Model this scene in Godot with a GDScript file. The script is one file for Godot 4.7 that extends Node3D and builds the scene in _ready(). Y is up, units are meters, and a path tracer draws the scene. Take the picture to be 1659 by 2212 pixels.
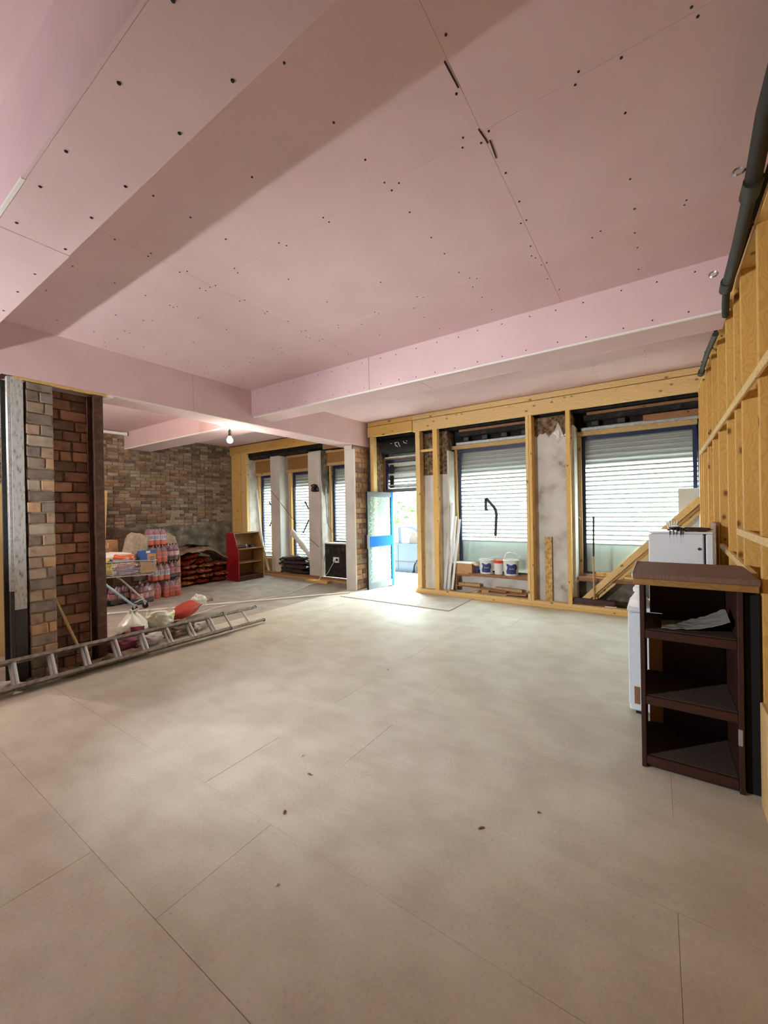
extends Node3D

# ---------------------------------------------------------------- mesh building
class MB:
	var v := PackedVector3Array()
	var n := PackedVector3Array()
	var t := PackedVector2Array()
	func tri(a, b, c, na, nb, nc, ta = Vector2(), tb = Vector2(), tc = Vector2()):
		if (b - a).cross(c - a).dot(na + nb + nc) > 0.0:
			v.append_array([a, c, b]); n.append_array([na, nc, nb]); t.append_array([ta, tc, tb])
		else:
			v.append_array([a, b, c]); n.append_array([na, nb, nc]); t.append_array([ta, tb, tc])
	func quad(a, b, c, d, nn, ta = Vector2(), tb = Vector2(), tc = Vector2(), td = Vector2()):
		tri(a, b, c, nn, nn, nn, ta, tb, tc); tri(a, c, d, nn, nn, nn, ta, tc, td)
	func face(a, b, c, d, hint):
		var nn = (b - a).cross(c - a).normalized()
		if nn.dot(hint) < 0: nn = -nn
		quad(a, b, c, d, nn, Vector2(a.x + a.z, a.y), Vector2(b.x + b.z, b.y), Vector2(c.x + c.z, c.y), Vector2(d.x + d.z, d.y))
	# a chamfered box; the grain (texture v) runs along its longest side
	func box(c: Vector3, s: Vector3, bas := Basis(), bev := 0.003, off := Vector2()):
		var h := s * 0.5
		var b := minf(bev, minf(h.x, minf(h.y, h.z)) * 0.45)
		var L := 0
		if s.y >= s.x and s.y >= s.z: L = 1
		elif s.z >= s.x: L = 2
		var uvf = func(p: Vector3, ax: int) -> Vector2:
			if ax == L: return Vector2(p[(ax + 1) % 3], p[(ax + 2) % 3] * 0.2) + off
			var o := 3 - ax - L
			return Vector2(p[o] + 0.37 * ax, p[L]) + off
		for ax in 3:
			var j := (ax + 1) % 3
			var k := (ax + 2) % 3
			for sg in [-1.0, 1.0]:
				var q := []
				for w in [[-1, -1], [1, -1], [1, 1], [-1, 1]]:
					var p := Vector3()
					p[ax] = sg * h[ax]; p[j] = w[0] * (h[j] - b); p[k] = w[1] * (h[k] - b)
					q.append(p)
				var nn := Vector3(); nn[ax] = sg
				quad(c + bas * q[0], c + bas * q[1], c + bas * q[2], c + bas * q[3], bas * nn, uvf.call(q[0], ax), uvf.call(q[1], ax), uvf.call(q[2], ax), uvf.call(q[3], ax))
		if b <= 0.0: return
		for ax in 3:
			var j := (ax + 1) % 3
			var k := (ax + 2) % 3
			for w in [[-1, -1], [1, -1], [1, 1], [-1, 1]]:
				var p0 := Vector3(); var p1 := Vector3(); var e := h[ax] - b
				p0[j] = w[0] * h[j]; p0[k] = w[1] * (h[k] - b)
				p1[j] = w[0] * (h[j] - b); p1[k] = w[1] * h[k]
				var a0 := p0; a0[ax] = -e
				var a1 := p0; a1[ax] = e
				var b0 := p1; b0[ax] = -e
				var b1 := p1; b1[ax] = e
				var nn := Vector3(); nn[j] = w[0]; nn[k] = w[1]
				nn = nn.normalized()
				quad(c + bas * a0, c + bas * a1, c + bas * b1, c + bas * b0, bas * nn, uvf.call(a0, j), uvf.call(a1, j), uvf.call(b1, j), uvf.call(b0, j))
		for sx in [-1, 1]:
			for sy in [-1, 1]:
				for sz in [-1, 1]:
					var sg := Vector3(sx, sy, sz)
					var pa := Vector3(sx * h.x, sy * (h.y - b), sz * (h.z - b))
					var pb := Vector3(sx * (h.x - b), sy * h.y, sz * (h.z - b))
					var pc := Vector3(sx * (h.x - b), sy * (h.y - b), sz * h.z)
					var nn: Vector3 = bas * sg.normalized()
					tri(c + bas * pa, c + bas * pb, c + bas * pc, nn, nn, nn, off, off, off)
	# a swept round tube; r is a number or an array
	func tube(pts: Array, r, sides := 8, caps := true):
		var rings := []
		var nrm := []
		var ref := Vector3.UP
		var t0: Vector3 = (pts[1] - pts[0]).normalized()
		if absf(t0.dot(ref)) > 0.9: ref = Vector3.RIGHT
		var x := (ref - t0 * ref.dot(t0)).normalized()
		var dist := 0.0
		var ds := []
		for i in pts.size():
			var tg: Vector3 = (pts[mini(i + 1, pts.size() - 1)] - pts[maxi(i - 1, 0)]).normalized()
			x = (x - tg * x.dot(tg)).normalized()
			var y := tg.cross(x)
			var rr: float = r[i] if r is Array else r
			var ring := []
			var nn := []
			for k in sides + 1:
				var a := TAU * k / sides
				var d := x * cos(a) + y * sin(a)
				ring.append(pts[i] + d * rr); nn.append(d)
			rings.append(ring); nrm.append(nn)
			if i > 0: dist += (pts[i] - pts[i - 1]).length()
			ds.append(dist)
		for i in pts.size() - 1:
			for k in sides:
				var A = rings[i][k]; var B = rings[i][k + 1]; var C = rings[i + 1][k + 1]; var D = rings[i + 1][k]
				tri(A, B, C, nrm[i][k], nrm[i][k + 1], nrm[i + 1][k + 1], Vector2(float(k) / sides, ds[i]), Vector2(float(k + 1) / sides, ds[i]), Vector2(float(k + 1) / sides, ds[i + 1]))
				tri(A, C, D, nrm[i][k], nrm[i + 1][k + 1], nrm[i + 1][k], Vector2(float(k) / sides, ds[i]), Vector2(float(k + 1) / sides, ds[i + 1]), Vector2(float(k) / sides, ds[i + 1]))
		if caps:
			for e in [0, pts.size() - 1]:
				var nn: Vector3 = t0 * -1.0 if e == 0 else (pts[e] - pts[e - 1]).normalized()
				for k in sides:
					tri(pts[e], rings[e][k], rings[e][k + 1], nn, nn, nn)
	# profile of Vector2(radius, height) turned about y
	func lathe(prof: Array, sides := 16, c := Vector3(), bas := Basis()):
		var dist := 0.0
		for i in prof.size() - 1:
			var p: Vector2 = prof[i]
			var q: Vector2 = prof[i + 1]
			if p.is_equal_approx(q): continue
			var d := (q - p).normalized()
			var nl := Vector2(d.y, -d.x)
			var l := (q - p).length()
			for k in sides:
				var a0 := TAU * k / sides
				var a1 := TAU * (k + 1) / sides
				var e0 := Vector3(cos(a0), 0, sin(a0))
				var e1 := Vector3(cos(a1), 0, sin(a1))
				var n0: Vector3 = bas * (e0 * nl.x + Vector3.UP * nl.y)
				var n1: Vector3 = bas * (e1 * nl.x + Vector3.UP * nl.y)
				var A: Vector3 = c + bas * (e0 * p.x + Vector3.UP * p.y)
				var B: Vector3 = c + bas * (e1 * p.x + Vector3.UP * p.y)
				var C: Vector3 = c + bas * (e1 * q.x + Vector3.UP * q.y)
				var D: Vector3 = c + bas * (e0 * q.x + Vector3.UP * q.y)
				var u0 := Vector2(float(k) / sides, p.y)
				var u1 := Vector2(float(k + 1) / sides, p.y)
				var u2 := Vector2(float(k + 1) / sides, q.y)
				var u3 := Vector2(float(k) / sides, q.y)
				if p.x > 1e-6: tri(A, B, C, n0, n1, n1, u0, u1, u2)
				if q.x > 1e-6: tri(A, C, D, n0, n1, n0, u0, u2, u3)
	# a smooth sheet of points f(u, v)
	func grid(nu: int, nv: int, f: Callable, two := 0.0, uvs := Vector2.ONE):
		var P := []
		for j in nv + 1:
			var row := []
			for i in nu + 1: row.append(f.call(float(i) / nu, float(j) / nv))
			P.append(row)
		var wrap: bool = P[nv / 2][0].distance_to(P[nv / 2][nu]) < 1e-5
		var N := []
		for j in nv + 1:
			var row := []
			for i in nu + 1:
				var i0 := i - 1
				var i1 := i + 1
				if wrap: i0 = (i - 1 + nu) % nu; i1 = (i + 1) % nu if i1 > nu else i1
				i0 = maxi(i0, 0); i1 = mini(i1, nu)
				if wrap and i == nu: i1 = 1
				var du = P[j][i1] - P[j][i0]
				var dv = P[mini(j + 1, nv)][i] - P[maxi(j - 1, 0)][i]
				var c = du.cross(dv)
				row.append(c.normalized() if c.length() > 1e-12 else Vector3.UP)
			N.append(row)
		for j in nv:
			for i in nu:
				var T := [Vector2(float(i) / nu, float(j) / nv) * uvs, Vector2(float(i + 1) / nu, float(j) / nv) * uvs, Vector2(float(i + 1) / nu, float(j + 1) / nv) * uvs, Vector2(float(i) / nu, float(j + 1) / nv) * uvs]
				if P[j][i].distance_to(P[j][i + 1]) > 1e-7: tri(P[j][i], P[j][i + 1], P[j + 1][i + 1], N[j][i], N[j][i + 1], N[j + 1][i + 1], T[0], T[1], T[2])
				if P[j + 1][i].distance_to(P[j + 1][i + 1]) > 1e-7: tri(P[j][i], P[j + 1][i + 1], P[j + 1][i], N[j][i], N[j + 1][i + 1], N[j + 1][i], T[0], T[2], T[3])
		if two > 0.0:   # the other face, and the rim, of a sheet with thickness
			for j in nv:
				for i in nu:
					var a = P[j][i] - N[j][i] * two; var b = P[j][i + 1] - N[j][i + 1] * two
					var c = P[j + 1][i + 1] - N[j + 1][i + 1] * two; var d = P[j + 1][i] - N[j + 1][i] * two
					tri(a, b, c, -N[j][i], -N[j][i + 1], -N[j + 1][i + 1]); tri(a, c, d, -N[j][i], -N[j + 1][i + 1], -N[j + 1][i])
			for j in nv:
				for i in [0, nu]:
					face(P[j][i], P[j + 1][i], P[j + 1][i] - N[j + 1][i] * two, P[j][i] - N[j][i] * two, P[j][i] - P[j][nu / 2])
			for i in nu:
				for j in [0, nv]:
					face(P[j][i], P[j][i + 1], P[j][i + 1] - N[j][i + 1] * two, P[j][i] - N[j][i] * two, P[j][i] - P[nv / 2][i])
	# a flat outline in x, y pushed out along z by d (about z = 0)
	func slab(poly: PackedVector2Array, d: float, c := Vector3(), bas := Basis()):
		var ix := Geometry2D.triangulate_polygon(poly)
		for s in [-1.0, 1.0]:
			for i in range(0, ix.size(), 3):
				var A := poly[ix[i]]; var B := poly[ix[i + 1]]; var C := poly[ix[i + 2]]
				var nn: Vector3 = bas * Vector3(0, 0, s)
				tri(c + bas * Vector3(A.x, A.y, s * d / 2), c + bas * Vector3(B.x, B.y, s * d / 2), c + bas * Vector3(C.x, C.y, s * d / 2), nn, nn, nn, A, B, C)
		var cw := Geometry2D.is_polygon_clockwise(poly)
		for i in poly.size():
			var A := poly[i]
			var B := poly[(i + 1) % poly.size()]
			var e := (B - A).normalized()
			var o := Vector2(-e.y, e.x) if cw else Vector2(e.y, -e.x)
			var nn: Vector3 = bas * Vector3(o.x, o.y, 0)
			var l := (B - A).length()
			quad(c + bas * Vector3(A.x, A.y, -d / 2), c + bas * Vector3(B.x, B.y, -d / 2), c + bas * Vector3(B.x, B.y, d / 2), c + bas * Vector3(A.x, A.y, d / 2), nn, A, A + Vector2(0, l), A + Vector2(d, l), A + Vector2(d, 0))
	# a soft stuffed bag: squared-off ellipsoid with creases
	func pillow(c: Vector3, s: Vector3, bas: Basis, sd: int, crease := 0.10, nu := 20, nv := 14, sq := 0.55):
		var fn := FastNoiseLite.new()
		fn.seed = sd; fn.frequency = 1.1; fn.fractal_octaves = 3
		grid(nu, nv, func(u, w):
			var a: float = TAU * u
			var b: float = PI * (w - 0.5)
			var cb := pow(maxf(cos(b), 0.0), sq)
			var q := Vector3(cb * signf(cos(a)) * pow(absf(cos(a)), sq), signf(sin(b)) * pow(absf(sin(b)), 0.9), cb * signf(sin(a)) * pow(absf(sin(a)), sq))
			var thin := 1.0 - 0.45 * pow(maxf(absf(q.x), absf(q.z)), 4.0)
			q.y *= thin
			var k := 1.0 + crease * fn.get_noise_3d(q.x * 2.2, q.y * 1.5, q.z * 2.2) * 1.6
			return c + bas * (q * k * s * 0.5))
	func mesh(m: Material) -> ArrayMesh:
		var a := []
		a.resize(Mesh.ARRAY_MAX)
		a[Mesh.ARRAY_VERTEX] = v; a[Mesh.ARRAY_NORMAL] = n; a[Mesh.ARRAY_TEX_UV] = t
		var me := ArrayMesh.new()
		me.add_surface_from_arrays(Mesh.PRIMITIVE_TRIANGLES, a)
		me.surface_set_material(0, m)
		return me

# ---------------------------------------------------------------- naming and tagging
var used := {}
var rng := RandomNumberGenerator.new()
var M := {}

func numbered(p: Node, called: String) -> String:
	var key := "%d/%s" % [p.get_instance_id(), called]
	used[key] = used.get(key, -1) + 1
	return called if used[key] == 0 else "%s_%03d" % [called, used[key]]

func tag(o, label, category = "", group = ""):
	o.set_meta("label", label)
	if label.split(" ").size() > 16: print("LONG ", label.split(" ").size(), " ", o.name, ": ", label)
	if category: o.set_meta("category", category)
	if group: o.set_meta("group", group)
	return o

func thing(called, label, category, at := Vector3.ZERO, turn := 0.0, group = ""):
	var o := Node3D.new()
	o.name = numbered(self, called)
	add_child(o, true)
	o.position = at; o.rotation.y = turn
	return tag(o, label, category, group)

# one named mesh under a parent
func put(called, mb, m, parent = self, at := Vector3.ZERO, bas := Basis()):
	var o := MeshInstance3D.new()
	o.mesh = mb.mesh(m) if mb is MB else mb
	if not mb is MB and m: o.material_override = null
	o.name = numbered(parent, called)
	o.transform = Transform3D(bas, at)
	parent.add_child(o, true)
	return o

func solo(called, mb, m, label, category, at := Vector3.ZERO, bas := Basis(), group = ""):
	return tag(put(called, mb, m, self, at, bas), label, category, group)

func structure(called, label):
	var o := Node3D.new()
	o.name = numbered(self, called); add_child(o, true)
	o.set_meta("kind", "structure"); o.set_meta("label", label)
	return o

func stuff(o):
	o.set_meta("kind", "stuff")
	return o

func ro() -> Vector2:
	return Vector2(rng.randf() * 3.0, rng.randf() * 3.0)

# a box as a node of its own, its origin at its middle
func bx(parent, called, m, c, s, bas := Basis(), bev := 0.003):
	var mb := MB.new()
	mb.box(Vector3.ZERO, s, Basis(), bev, ro())
	return put(called, mb, m, parent, c, bas)

# box between corners
func bb(parent, called, m, a, b, bev := 0.003):
	var lo = Vector3(minf(a.x, b.x), minf(a.y, b.y), minf(a.z, b.z))
	var hi = Vector3(maxf(a.x, b.x), maxf(a.y, b.y), maxf(a.z, b.z))
	return bx(parent, called, m, (lo + hi) / 2, hi - lo, Basis(), bev)

func along(a: Vector3, b: Vector3, up := Vector3.UP) -> Basis:
	var y := (b - a).normalized()
	var z := (up - y * up.dot(y)).normalized()
	return Basis(y.cross(z), y, z)

# timber from a to b: w across, t in the direction of up
func bar(parent, called, m, a, b, w, t, up := Vector3.UP, bev := 0.003):
	return bx(parent, called, m, (a + b) / 2, Vector3(w, (b - a).length(), t), along(a, b, up), bev)

func tubed(parent, called, m, pts, r, sides := 8):
	var mb := MB.new()
	mb.tube(pts, r, sides)
	return put(called, mb, m, parent)

# smooth curve through points
func curve(pts: Array, per := 6) -> Array:
	var out := []
	for i in pts.size() - 1:
		var p0: Vector3 = pts[maxi(i - 1, 0)]
		var p3: Vector3 = pts[mini(i + 2, pts.size() - 1)]
		for k in per: out.append(pts[i].cubic_interpolate(pts[i + 1], p0, p3, float(k) / per))
	out.append(pts[-1])
	return out

# ---------------------------------------------------------------- materials
func ramp_image(sd, freq, oct, stops: Array, size := 512, kind := FastNoiseLite.TYPE_SIMPLEX_SMOOTH, warp := 0.0, stretch := 1) -> Image:
	var f := FastNoiseLite.new()
	f.seed = sd; f.frequency = freq; f.fractal_octaves = oct; f.noise_type = kind
	if warp > 0.0:
		f.domain_warp_enabled = true; f.domain_warp_amplitude = warp
	var im := f.get_seamless_image(size, size / stretch)
	im.convert(Image.FORMAT_L8)
	var d := im.get_data()
	var lut := []
	for i in 256:
		var x := i / 255.0
		var c: Color = stops[0][1]
		for k in stops.size() - 1:
			if x >= stops[k][0]: c = stops[k][1].lerp(stops[k + 1][1], clampf((x - stops[k][0]) / (stops[k + 1][0] - stops[k][0]), 0, 1))
		lut.append([c.r8, c.g8, c.b8])
	var o := PackedByteArray()
	o.resize(d.size() * 3)
	for i in d.size():
		var c = lut[d[i]]
		o[i * 3] = c[0]; o[i * 3 + 1] = c[1]; o[i * 3 + 2] = c[2]
	return Image.create_from_data(size, size / stretch, false, Image.FORMAT_RGB8, o)

# flooring: soft patches, fine speckle and long faint scuffs
func dust_image(a: Color, b: Color, c: Color) -> Image:
	var S := 1024
	var big := FastNoiseLite.new(); big.seed = 11; big.frequency = 0.006; big.fractal_octaves = 4
	var fine := FastNoiseLite.new(); fine.seed = 12; fine.frequency = 0.12; fine.fractal_octaves = 3
	var streak := FastNoiseLite.new(); streak.seed = 13; streak.frequency = 0.02; streak.fractal_octaves = 4
	var A := big.get_seamless_image(S, S).get_data()
	var B := fine.get_seamless_image(S, S).get_data()
	var im := streak.get_seamless_image(S / 4, S)
	im.resize(S, S, Image.INTERPOLATE_CUBIC)
	var D := im.get_data()
	var o := PackedByteArray()
	o.resize(S * S * 3)
	for i in S * S:
		var x := (A[i] * 0.5 + B[i] * 0.28 + D[i] * 0.22) / 255.0
		var q := a.lerp(b, clampf((x - 0.25) * 3.2, 0, 1)) if x < 0.56 else b.lerp(c, clampf((x - 0.56) * 4.0, 0, 1))
		if B[i] < 36: q = q.darkened(0.10)
		o[i * 3] = q.r8; o[i * 3 + 1] = q.g8; o[i * 3 + 2] = q.b8
	return Image.create_from_data(S, S, false, Image.FORMAT_RGB8, o)

func mat(called, c: Color, rough := 0.8, metal := 0.0) -> StandardMaterial3D:
	var m := StandardMaterial3D.new()
	m.resource_name = called; m.albedo_color = c; m.roughness = rough; m.metallic = metal
	M[called] = m
	return m

func noisy(called, im: Image, scale, rough := 0.85, bump := 0.0, world := true, metal := 0.0):
	var m := mat(called, Color.WHITE, rough, metal)
	var tx := ImageTexture.create_from_image(im)
	m.albedo_texture = tx
	m.uv1_triplanar = true; m.uv1_world_triplanar = world
	m.uv1_scale = scale if scale is Vector3 else Vector3.ONE * scale
	if bump > 0.0:
		m.heightmap_enabled = true; m.heightmap_texture = tx; m.heightmap_scale = bump
	return m

func wood_image(sd, base: Color, dark: Color, knot: Color, knots := 9, w := 256, h := 1024) -> Image:
	var r := RandomNumberGenerator.new()
	r.seed = sd
	var f := FastNoiseLite.new()
	f.seed = sd; f.frequency = 0.01; f.fractal_octaves = 2
	var ks := []
	for i in knots: ks.append([r.randf() * w, r.randf() * h, r.randf_range(4, 9)])
	var o := PackedByteArray()
	o.resize(w * h * 3)
	var wind := f.get_seamless_image(w, h).get_data()
	for y in h:
		for x in w:
			var d := x + (wind[y * w + x] - 128) * 0.18
			var kk := 0.0
			var s := 0.5 + 0.5 * sin(d * 0.42 + 2.0 * sin(d * 0.1))
			var c := base.lerp(dark, 0.55 * s * s)
			o[(y * w + x) * 3] = c.r8; o[(y * w + x) * 3 + 1] = c.g8; o[(y * w + x) * 3 + 2] = c.b8
	for k in ks:
		var R: float = k[2]
		for yy in range(-int(R * 4), int(R * 4) + 1):
			for xx in range(-int(R * 2.5), int(R * 2.5) + 1):
				var q := sqrt(xx * xx / (R * R) + yy * yy / (R * R * 2.4))
				if q > 2.4: continue
				var px := posmod(int(k[0]) + xx, w)
				var py := posmod(int(k[1]) + yy, h)
				var at := (py * w + px) * 3
				var c := Color8(o[at], o[at + 1], o[at + 2])
				var a := clampf(1.6 - q * 1.1, 0, 1) if q < 1.5 else 0.0
				a = maxf(a, 0.10 * (0.5 + 0.5 * sin(q * 9.0)) * clampf(2.4 - q, 0, 1))
				c = c.lerp(knot, a * 0.85)
				o[at] = c.r8; o[at + 1] = c.g8; o[at + 2] = c.b8
	return Image.create_from_data(w, h, false, Image.FORMAT_RGB8, o)

func wooden(called, im: Image, rough := 0.75, scale := Vector3(2.2, 0.55, 1)):
	var m := mat(called, Color.WHITE, rough)
	m.albedo_texture = ImageTexture.create_from_image(im)
	m.uv1_scale = scale
	return m

func make_materials():
	var C := func(r, g, b): return Color8(r, g, b)
	# pink fire-rated plasterboard, new
	noisy("plasterboard", ramp_image(3, 0.006, 4, [[0.0, C.call(220, 188, 189)], [0.5, C.call(223, 192, 193)], [1.0, C.call(226, 195, 196)]]), 0.5, 0.9)
	mat("board_core", C.call(238, 232, 224), 0.95)
	mat("screw", C.call(45, 38, 38), 0.5, 0.6)
	# dusty chipboard flooring
	var dust := dust_image(C.call(187, 180, 163), C.call(201, 196, 180), C.call(209, 205, 191))
	var fl = noisy("chipboard", dust, 0.36, 0.62, 0.15)
	fl.metallic_specular = 0.4
	fl.roughness_texture = ImageTexture.create_from_image(ramp_image(12, 0.01, 4, [[0.0, Color(0.75, 0.75, 0.75)], [1.0, Color(1, 1, 1)]], 256))
	noisy("concrete_floor", ramp_image(14, 0.012, 6, [[0.0, C.call(140, 133, 122)], [0.5, C.call(156, 149, 138)], [1.0, C.call(170, 164, 153)]], 512), 0.4, 0.8, 0.2)
	# timbers
	wooden("pine", wood_image(21, C.call(220, 180, 106), C.call(200, 156, 84), C.call(108, 66, 26), 10))
	wooden("pine_stud", wood_image(31, C.call(212, 166, 90), C.call(192, 144, 72), C.call(104, 62, 26), 14))
	wooden("pine_pale", wood_image(22, C.call(222, 190, 132), C.call(198, 160, 100), C.call(120, 80, 40), 7))
	wooden("pine_worn", wood_image(23, C.call(190, 158, 108), C.call(158, 124, 78), C.call(96, 64, 34), 8))
	wooden("old_timber", wood_image(24, C.call(148, 104, 70), C.call(112, 74, 46), C.call(70, 42, 24), 5))
	wooden("dark_wood", wood_image(25, C.call(60, 28, 17), C.call(44, 20, 13), C.call(30, 14, 8), 2), 0.5)
	wooden("top_wood", wood_image(26, C.call(118, 90, 74), C.call(98, 74, 60), C.call(76, 54, 42), 2), 0.8)
	wooden("dusty_wood", wood_image(32, C.call(80, 64, 53), C.call(66, 51, 42), C.call(54, 40, 32), 1), 0.9)
	wooden("cabinet_wood", wood_image(27, C.call(150, 110, 58), C.call(124, 88, 44), C.call(90, 60, 30), 3), 0.6)
	noisy("plywood", ramp_image(28, 0.01, 4, [[0.0, C.call(186, 152, 96)], [1.0, C.call(206, 174, 118)]], 256), Vector3(1.5, 0.3, 1.5), 0.8)
	noisy("osb", ramp_image(29, 0.03, 4, [[0.0, C.call(140, 108, 58)], [0.5, C.call(196, 160, 92)], [1.0, C.call(222, 192, 124)]], 256, FastNoiseLite.TYPE_CELLULAR), 2.5, 0.85)
	noisy("hardboard", ramp_image(30, 0.01, 5, [[0.0, C.call(168, 158, 143)], [1.0, C.call(196, 187, 172)]], 256), 0.8, 0.75)
	# masonry
	for i in 6:
		var b: Color = [C.call(153, 132, 112), C.call(171, 144, 119), C.call(139, 125, 114), C.call(187, 150, 114), C.call(128, 112, 98), C.call(173, 155, 135)][i]
		noisy("brick_grey_%d" % i, ramp_image(40 + i, 0.012, 5, [[0.0, b.darkened(0.3)], [0.25, b.darkened(0.08)], [0.6, b], [1.0, b.lightened(0.1)]], 256), 2.2, 0.95, 0.3)
	for i in 5:
		var b: Color = [C.call(154, 112, 89), C.call(170, 126, 99), C.call(134, 98, 80), C.call(183, 142, 110), C.call(121, 95, 79)][i]
		noisy("brick_red_%d" % i, ramp_image(50 + i, 0.012, 5, [[0.0, b.darkened(0.35)], [0.25, b.darkened(0.08)], [0.6, b], [1.0, b.lightened(0.1)]], 256), 2.2, 0.95, 0.3)
	for i in 5:
		var b: Color = [C.call(117, 95, 75), C.call(134, 112, 90), C.call(101, 83, 70), C.call(148, 117, 91), C.call(154, 137, 117)][i]
		noisy("brick_old_%d" % i, ramp_image(60 + i, 0.012, 5, [[0.0, b.darkened(0.3)], [0.3, b.darkened(0.08)], [0.6, b], [1.0, b.lightened(0.14)]], 256), 2.0, 0.95, 0.4)
	noisy("mortar", ramp_image(70, 0.03, 5, [[0.0, C.call(120, 106, 86)], [0.5, C.call(158, 144, 120)], [1.0, C.call(180, 168, 146)]], 256), 2.0, 0.98, 0.8)
	noisy("mortar_dark", ramp_image(71, 0.03, 5, [[0.0, C.call(60, 44, 34)], [0.5, C.call(92, 72, 56)], [1.0, C.call(118, 96, 78)]], 256), 2.0, 0.98, 0.8)
	noisy("render_dirty", ramp_image(72, 0.012, 6, [[0.0, C.call(74, 67, 58)], [0.45, C.call(105, 99, 87)], [0.75, C.call(128, 121, 109)], [1.0, C.call(168, 161, 147)]], 512, FastNoiseLite.TYPE_SIMPLEX_SMOOTH, 20.0), 0.6, 0.95, 0.6)
	noisy("plaster", ramp_image(73, 0.008, 5, [[0.0, C.call(172, 165, 154)], [0.25, C.call(200, 195, 186)], [0.6, C.call(209, 205, 198)], [1.0, C.call(216, 213, 207)]], 512), 0.6, 0.9, 0.25)
	noisy("plaster_stained", ramp_image(74, 0.009, 5, [[0.0, C.call(118, 106, 92)], [0.22, C.call(180, 172, 160)], [0.5, C.call(202, 196, 187)], [1.0, C.call(213, 209, 202)]], 512, FastNoiseLite.TYPE_SIMPLEX_SMOOTH, 15.0), 0.5, 0.92, 0.4)
	noisy("greyboard", ramp_image(75, 0.008, 4, [[0.0, C.call(196, 195, 190)], [1.0, C.call(218, 217, 212)]], 256), 0.7, 0.9)
	noisy("stone", ramp_image(76, 0.022, 5, [[0.0, C.call(48, 36, 26)], [0.4, C.call(116, 92, 66)], [0.7, C.call(150, 124, 92)], [1.0, C.call(184, 160, 126)]], 512, FastNoiseLite.TYPE_CELLULAR), 1.2, 0.95, 2.5)
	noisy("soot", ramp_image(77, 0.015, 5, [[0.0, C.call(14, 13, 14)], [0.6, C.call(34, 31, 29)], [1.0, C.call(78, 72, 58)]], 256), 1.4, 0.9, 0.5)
	# metals
	noisy("galvanised", ramp_image(80, 0.02, 5, [[0.0, C.call(120, 118, 114)], [0.3, C.call(168, 168, 166)], [1.0, C.call(198, 199, 198)]], 512), 2.0, 0.55, 0.1, true, 0.35)
	noisy("flange_paint", ramp_image(81, 0.02, 6, [[0.0, C.call(104, 98, 88)], [0.22, C.call(160, 156, 148)], [0.4, C.call(182, 181, 176)], [1.0, C.call(198, 199, 195)]], 512), Vector3(2.5, 1.0, 2.5), 0.6, 0.15)
	noisy("black_steel", ramp_image(82, 0.02, 4, [[0.0, C.call(34, 33, 31)], [1.0, C.call(58, 56, 52)]], 256), 2.0, 0.6)
	noisy("rust_steel", ramp_image(83, 0.02, 5, [[0.0, C.call(58, 36, 26)], [0.5, C.call(82, 52, 38)], [1.0, C.call(108, 72, 52)]], 256), 2.0, 0.75, 0.1)
	noisy("ladder_rail", ramp_image(84, 0.02, 5, [[0.0, C.call(112, 104, 96)], [0.5, C.call(146, 138, 128)], [1.0, C.call(172, 165, 156)]], 256), 2.5, 0.5, 0.0, false, 0.15)
	mat("aluminium", C.call(206, 206, 204), 0.4, 0.3)
	mat("tube_blue", C.call(158, 182, 198), 0.35, 0.2)
	mat("wire_silver", C.call(178, 178, 172), 0.4, 0.3)
	mat("chrome", C.call(200, 204, 208), 0.25, 0.85)
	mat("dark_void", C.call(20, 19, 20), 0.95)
	mat("blue_frame", C.call(22, 34, 72), 0.4)
	mat("blue_door", C.call(22, 78, 158), 0.7).metallic_specular = 0.15
	mat("grey_frame", C.call(96, 102, 106), 0.6).metallic_specular = 0.25
	mat("black_plastic", C.call(24, 23, 24), 0.45)
	mat("pipe_black", C.call(46, 44, 38), 0.65)
	mat("white_plastic", C.call(232, 232, 228), 0.4)
	mat("white_enamel", C.call(222, 226, 232), 0.3)
	mat("pvc", C.call(228, 230, 230), 0.35)
	mat("tyre", C.call(18, 18, 18), 0.8)
	mat("slat", C.call(150, 148, 142), 0.5, 0.2)
	var pf := mat("slat_perforated", Color8(158, 164, 164), 0.6)
	pf.transparency = BaseMaterial3D.TRANSPARENCY_ALPHA
	pf.albedo_color.a = 0.66
	pf.backlight_enabled = true; pf.backlight = Color(0.9, 0.95, 0.95)
	var fr := mat("frosted", Color8(186, 200, 192), 0.7)
	fr.backlight_enabled = true; fr.backlight = Color(0.16, 0.18, 0.17)
	var gl := mat("glass", Color8(225, 240, 236), 0.03)
	gl.transparency = BaseMaterial3D.TRANSPARENCY_ALPHA; gl.albedo_color.a = 0.06
	var dg := mat("dirty_glass", Color8(214, 234, 226), 0.12)
	dg.transparency = BaseMaterial3D.TRANSPARENCY_ALPHA
	dg.albedo_color = Color.WHITE
	var di := ramp_image(99, 0.03, 6, [[0.0, Color8(70, 70, 70)], [0.4, Color8(110, 110, 110)], [0.6, Color8(150, 150, 150)], [0.72, Color8(215, 215, 215)], [1.0, Color8(245, 245, 245)]], 512, FastNoiseLite.TYPE_SIMPLEX_SMOOTH, 12.0)
	di.convert(Image.FORMAT_RGBA8)
	var dd := di.get_data()
	for i in range(0, dd.size(), 4):
		dd[i + 3] = int(dd[i] * 0.75); dd[i] = 150; dd[i + 1] = 184; dd[i + 2] = 172
	dg.albedo_texture = ImageTexture.create_from_image(Image.create_from_data(512, 512, false, Image.FORMAT_RGBA8, dd))
	dg.uv1_triplanar = true; dg.uv1_scale = Vector3.ONE * 1.1
	var film := mat("film", Color8(236, 232, 240), 0.1)
	film.transparency = BaseMaterial3D.TRANSPARENCY_ALPHA; film.albedo_color.a = 0.10
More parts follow.
